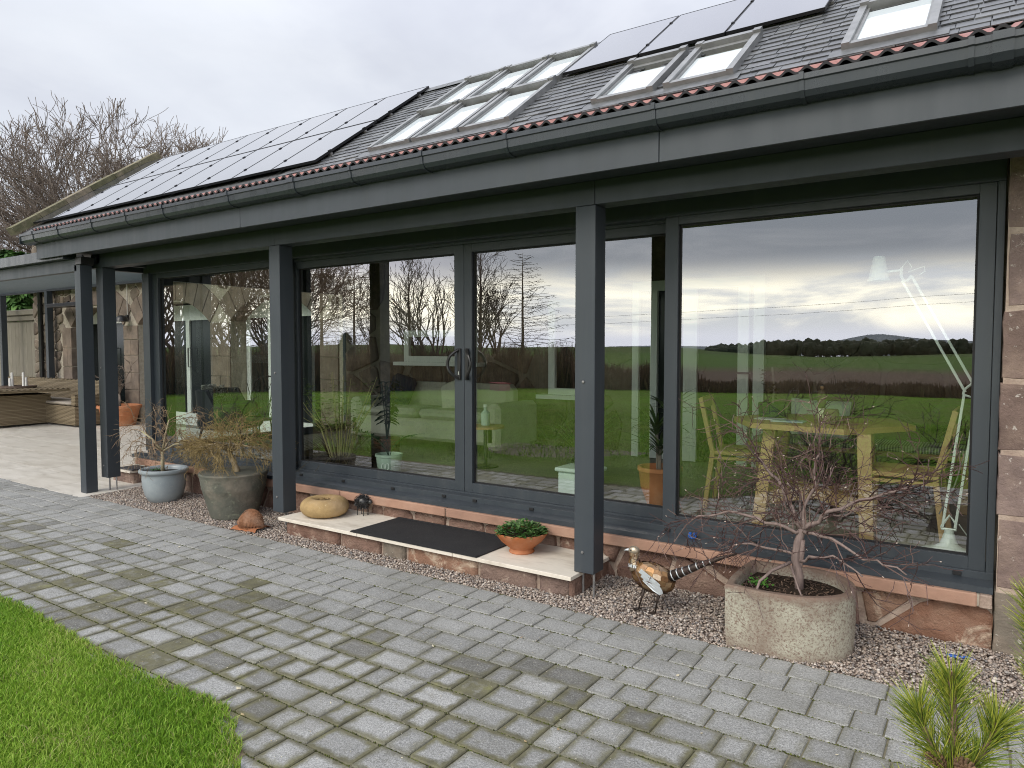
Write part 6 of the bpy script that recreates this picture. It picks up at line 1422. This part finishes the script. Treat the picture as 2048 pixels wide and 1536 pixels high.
def plants():
    q = random.Random(91)
    t = thing('potted_yucca', 'orange pot with strappy yucca leaves between the sliding door panes', 'potted plant', (-2.16, 5.28, FZ)); MB().lathe([(0, 0), (.095, 0), (.15, .15), (.165, .27), (.175, .28), (.175, .31), (.155, .31), (.15, .26), (0, .25)], 0, 0, 28).local('pot', TERRA, t, True, 40); L_ = MB()
    for bx, by, h in ((-.03, 0, .62), (.05, .03, .78), (.02, -.05, .48)):
        MB().tube([(bx*.5, by*.5, .25), (bx, by, h)], [.014, .011], 6).local('stem', BARK, t)
        for k in range(26): a = q.uniform(0, 6.28); strap(L_, (bx, by, h + q.uniform(-.08, .02)), (math.cos(a), math.sin(a), q.uniform(.1, 1.3)), q.uniform(.25, .42), .022, q, .9)
    stuff(L_.local('leaves', GL('yucca_leaf', (.035, .07, .02), (.10, .15, .04)), t))
    t = thing('potted_palm', 'pale mint pot with a small palm in the door pane', 'potted plant', (-4.97, 5.15, FZ)); MP = mat('mint_ceramic', (.50, .62, .52), rough=.35); MB().lathe([(0, 0), (.105, 0), (.112, .01), (.13, .165), (.138, .17), (.138, .195), (.125, .195), (.12, .16), (0, .15)], 0, 0, 28).local('pot', MP, t, True, 40)
    e = MB()
    for i in range(20):
        a0, a1 = 2*math.pi*i/20, 2*math.pi*(i+1)/20; n = len(e.v); e.v += [(.035*math.cos(a0), -.002, .035*math.sin(a0)), (.042*math.cos(a0), -.002, .042*math.sin(a0)), (.042*math.cos(a1), -.002, .042*math.sin(a1)), (.035*math.cos(a1), -.002, .035*math.sin(a1))]; e.f.append((n, n+1, n+2, n+3))
    e.add([(-.006, -.002, -.02), (.006, -.002, -.02), (.006, -.002, .022), (-.006, -.002, .022)], [(0, 1, 2, 3)]); o = e.local('emblem', mat('white_print', (.8, .85, .8), rough=.5), t); o.location = (.055, -.1125, .085); o.rotation_euler = (R(-8), 0, R(26))
    L_ = MB()
    for k in range(9):
        a = q.uniform(0, 6.28); st = [Vector((0, 0, .15))]; d = Vector((math.cos(a)*.45, math.sin(a)*.45, 1)).normalized()
        for i in range(6): st.append(st[-1] + d*.075); d = (d + Vector((math.cos(a)*.16, math.sin(a)*.16, -.14))).normalized()
        L_.tube(st, .003, 4)
        for i in range(2, 7):
            for s_ in (-1, 1): strap(L_, st[i], (-s_*math.sin(a) + math.cos(a)*.6, s_*math.cos(a) + math.sin(a)*.6, .25), .15, .014, q, .6, 3)
    stuff(L_.local('leaves', GL('palm_leaf', (.010, .045, .015), (.03, .09, .03)), t))
    t = thing('leafy_houseplant', 'tall dark glossy leaved houseplant behind the small palm', 'potted plant', (-5.58, 5.75, FZ)); MB().lathe([(0, 0), (.13, 0), (.15, .25), (.14, .25), (0, .22)], 0, 0, 24).local('pot', mat('brown_pot', (.16, .07, .04), rough=.6), t, True, 40); L_ = MB()
    for k in range(5): 
        a = q.uniform(0, 6.28); st = [(0, 0, .2), (.06*math.cos(a), .06*math.sin(a), .5), (.14*math.cos(a), .14*math.sin(a), .85)]; L_.tube(st, .006, 5)
        for i in range(15): u = q.uniform(.3, 1); b = q.uniform(0, 6.28); leafmesh(L_, (.14*u*math.cos(a), .14*u*math.sin(a), .2 + .7*u), (math.cos(b), math.sin(b), -.2), .03, .13, q)
    stuff(L_.local('leaves', GL('glossy_leaf', (.008, .022, .014), (.02, .05, .025)), t))
    t = thing('basin_planter', 'wide low dark basin with sprawling pale stemmed plant by the second post', 'planter', (-5.75, 5.22, FZ)); MB().lathe([(0, 0), (.36, 0), (.42, .11), (.44, .12), (.44, .14), (.41, .14), (.38, .08), (0, .07)], 0, 0, 32).local('basin', mat('dark_plum_glaze', (.035, .022, .022), rough=.35), t, True, 40); S_ = MB(); L_ = MB()
    for k in range(22):
        a = q.uniform(0, 6.28); tp = []; S_.tube([(.1*math.cos(a), .1*math.sin(a), .08), (.2*math.cos(a), .2*math.sin(a), .4), (.42*math.cos(a), .42*math.sin(a), q.uniform(.5, 1.0))], [.007, .005, .003], 5)
        for i in range(16): u = q.uniform(.3, 1); b = q.uniform(0, 6.28); leafmesh(L_, (.42*u*math.cos(a), .42*u*math.sin(a), .15 + .7*u + q.uniform(-.1, .1)), (math.cos(b), math.sin(b), .1), .016, .06, q)
    stuff(S_.local('stems', mat('pale_stem', (.36, .32, .16), rough=.7), t)); stuff(L_.local('leaves', GL('yellow_leaf', (.09, .16, .03), (.20, .27, .07)), t)); G_ = MB()
    for k in range(420): a = q.uniform(0, 6.28); strap(G_, (.25*math.cos(a), .25*math.sin(a), .09), (math.cos(a), math.sin(a), q.uniform(.15, .7)), q.uniform(.3, .6), .006, q, .7, 4)
    stuff(G_.local('dry_fronds', GL('dry_frond', (.05, .04, .02), (.12, .09, .04)), t))
    for (x, y, lb, s) in ((.45, 6.2, 'big bushy dark plant in the corner behind the chair', 1.0), (-.42, 6.9, 'leafy dark plant against the stone wall by the bench', .8)):
        t = thing('bushy_houseplant', lb, 'potted plant', (x, y, FZ)); MB().lathe([(0, 0), (.16, 0), (.2, .3), (.185, .3), (0, .26)], 0, 0, 24).local('pot', mat('slate_pot', (.05, .055, .06), rough=.6), t, True, 40); L_ = MB()
        for k in range(150): a = q.uniform(0, 6.28); strap(L_, (0, 0, q.uniform(.25, .6)*s), (math.cos(a)*.8, math.sin(a)*.8, q.uniform(.3, 1.3)), q.uniform(.35, .75)*s, .026, q, 1.3)
        stuff(L_.local('leaves', GL('bushy_leaf', (.012, .035, .012), (.04, .085, .025)), t))
    t = thing('strappy_houseplant', 'pale arching grassy plant beside the middle post', 'potted plant', (-3.10, 5.7, FZ)); MB().lathe([(0, 0), (.1, 0), (.13, .22), (.12, .22), (0, .19)], 0, 0, 24).local('pot', mat('slate_pot', (.05, .055, .06)), t, True, 40); L_ = MB()
    for k in range(120): a = q.uniform(0, 6.28); strap(L_, (0, 0, .2), (math.cos(a)*.7, math.sin(a)*.7, q.uniform(.5, 1.4)), q.uniform(.4, .85), .012, q, 1.5)
    stuff(L_.local('leaves', GL('arching_leaf', (.10, .15, .05), (.20, .24, .10)), t))
plants()
def lounge():
    CR = mat('cream_upholstery', (.42, .40, .34), (.50, .48, .42), 5, .9); NV = mat('navy_cloth', (.012, .02, .045), rough=.9)
    t = thing('sofa', 'cream two seat sofa under the long low inner window', 'sofa', (-5.75, 6.85, FZ)); MB().bbox(-6.9, -4.6, 6.45, 7.25, .50, .76, .04).build('seat_base', CR, t)
    for x0, x1 in ((-6.72, -5.77), (-5.73, -4.78)): MB().bbox(x0, x1, 7.02, 7.26, .78, 1.17, .07).build('back_cushion', CR, t); MB().bbox(x0, x1, 6.42, 7.0, .765, .88, .04).build('seat_cushion', CR, t)
    for x0, x1 in ((-6.95, -6.75), (-4.75, -4.55)): MB().bbox(x0, x1, 6.45, 7.3, .45, .98, .05).build('armrest', CR, t)
    for x in (-6.8, -4.7):
        for y in (6.5, 7.2): MB().tube([(x, y, FZ), (x, y, .5)], .02, 6).build('foot', BLACK, t)
    o = MB().bbox(-.22, .22, -.06, .06, -.2, .2, .055).build('cushion', NV, None, True, M=Matrix.Translation((-6.45, 6.92, 1.06)) @ Matrix.Rotation(R(-18), 4, 'X') @ Matrix.Rotation(R(12), 4, 'Y'), loc=(-6.45, 6.9, .9)); tag(o, 'dark navy cushion on the cream sofa', 'cushion')
    o = MB().bbox(-.2, .2, -.05, .05, -.19, .19, .045).build('cushion', mat('pale_cushion', (.62, .60, .50), rough=.9), None, True, M=Matrix.Translation((-5.45, 6.80, 1.04)) @ Matrix.Rotation(R(-20), 4, 'X') @ Matrix.Rotation(R(-20), 4, 'Y'), loc=(-5.45, 6.8, .9)); tag(o, 'pale ivory scatter cushion tipped over on the cream sofa', 'cushion')
    t = thing('armchair', 'dark tub armchair draped with grey sheepskin near the glazed corner', 'armchair', (-7.72, 5.22, FZ), rz=R(25)); DK = mat('charcoal_leather', (.018, .022, .026), (.03, .034, .038), 8, .45); b = MB(); n = 24
    for i in range(n+1):
        a = R(20) + R(320)*i/n; hh = .74 if R(90) < a < R(270) else .58
        for (r, z) in ((.34, .28), (.37, hh), (.32, hh + .015), (.29, .34)): b.v.append((r*math.cos(a), r*math.sin(a), z))
    for i in range(n):
        for k in range(4): b.f.append((i*4+k, (i+1)*4+k, (i+1)*4+(k+1) % 4, i*4+(k+1) % 4))
    b.local('shell', DK, t, True, 50); MB().bbox(-.27, .33, -.27, .27, .28, .42, .04).local('seat', DK, t)
    for x in (-.24, .26):
        for y in (-.24, .24): MB().tube([(x*1.1, y*1.1, 0), (x*.9, y*.9, .29)], [.011, .015], 6).local('leg', BLACK, t)
    q = random.Random(99); f = MB()
    for k in range(5200):
        if q.random() < .5: a = R(180) + q.gauss(0, .55); z = q.uniform(.42, .80); p = Vector((.30*math.cos(a), .30*math.sin(a), z)); d = Vector((-math.cos(a)*.8, -math.sin(a)*.8, q.uniform(-1, .3)))
        else: p = Vector((q.uniform(-.27, .30), q.uniform(-.22, .22), .425)); d = Vector((q.gauss(0, .6), q.gauss(0, .6), .8))
        d.normalize(); s_ = d.orthogonal().normalized()*.006; f.add([p - s_, p + s_, p + d*q.uniform(.025, .05)], [(0, 1, 2)])
    stuff(f.local('sheepskin', m_islands('grey_sheepskin', [(0, (.30, .29, .26)), (.6, (.46, .45, .41)), (1, (.62, .60, .55))], .95), t))
    t = thing('wire_chair', 'lacy black wire back chair beside the dark armchair', 'chair', (-6.95, 5.05, FZ), rz=R(-70)); w = MB()
    for i in range(9):
        a = -.8 + 1.6*i/8; w.tube([(-.18, .18*math.sin(a)*1.2, .45), (-.22, .22*math.sin(a)*1.3, .70), (-.26, .24*math.sin(a), .70 + .22*math.cos(a))], .005, 5)
    w.tube([(-.26, .24*math.sin(-.9 + 1.8*i/14), .70 + .22*math.cos(-.9 + 1.8*i/14)) for i in range(15)], .009, 6)
    for s_ in (-1, 1):
        for i in range(5): w.tube([(-.19, s_*(-.18 + .08*i), .47), (-.23, s_*(-.18 + .08*(i+1)), .66), (-.25, s_*(-.2 + .08*(i+2)), .84)], .004, 4)
    stuff(w.local('wire_back', BLACK, t)); MB().lathe([(0, .43), (.2, .43), (.21, .445), (0, .455)], 0, 0, 20).local('seat', BLACK, t)
    for a in (45, 135, 225, 315): MB().tube([(.16*math.cos(R(a)), .16*math.sin(R(a)), .43), (.2*math.cos(R(a)), .2*math.sin(R(a)), 0)], .009, 6).local('leg', BLACK, t)
    t = thing('storage_box', 'translucent white lidded box on the floor behind the middle post', 'box', (-2.88, 5.30, FZ)); BX = mat('milky_plastic', (.62, .70, .68), rough=.3); MB().bbox(-.16, .16, -.12, .12, 0, .2, .012).local('body', BX, t); MB().bbox(-.18, .18, -.14, .14, .201, .235, .008).local('lid', BX, t)
    t = thing('glass_bottle', 'small clear bottle with pale cap standing by the doors', 'bottle', (-4.40, 6.0, .80)); MB().lathe([(0, 0), (.045, 0), (.048, .01), (.048, .13), (.018, .16), (.018, .19), (0, .19)], 0, 0, 18).local('body', mat('pale_glass', (.55, .66, .60), rough=.1), t, True, 40); MB().lathe([(0, .191), (.02, .191), (.02, .22), (0, .22)], 0, 0, 12).local('cap', WHITE, t)
    t = thing('side_table', 'small dark round side table under the clear bottle', 'table', (-4.40, 6.0, FZ)); MB().lathe([(0, .41), (.2, .41), (.2, .435), (0, .435)], 0, 0, 24).local('top', OAK, t); MB().tube([(0, 0, .01), (0, 0, .41)], .02, 8).local('stem', BLACK, t); MB().lathe([(0, 0), (.14, 0), (.13, .012), (0, .014)], 0, 0, 20).local('foot', BLACK, t)
lounge()
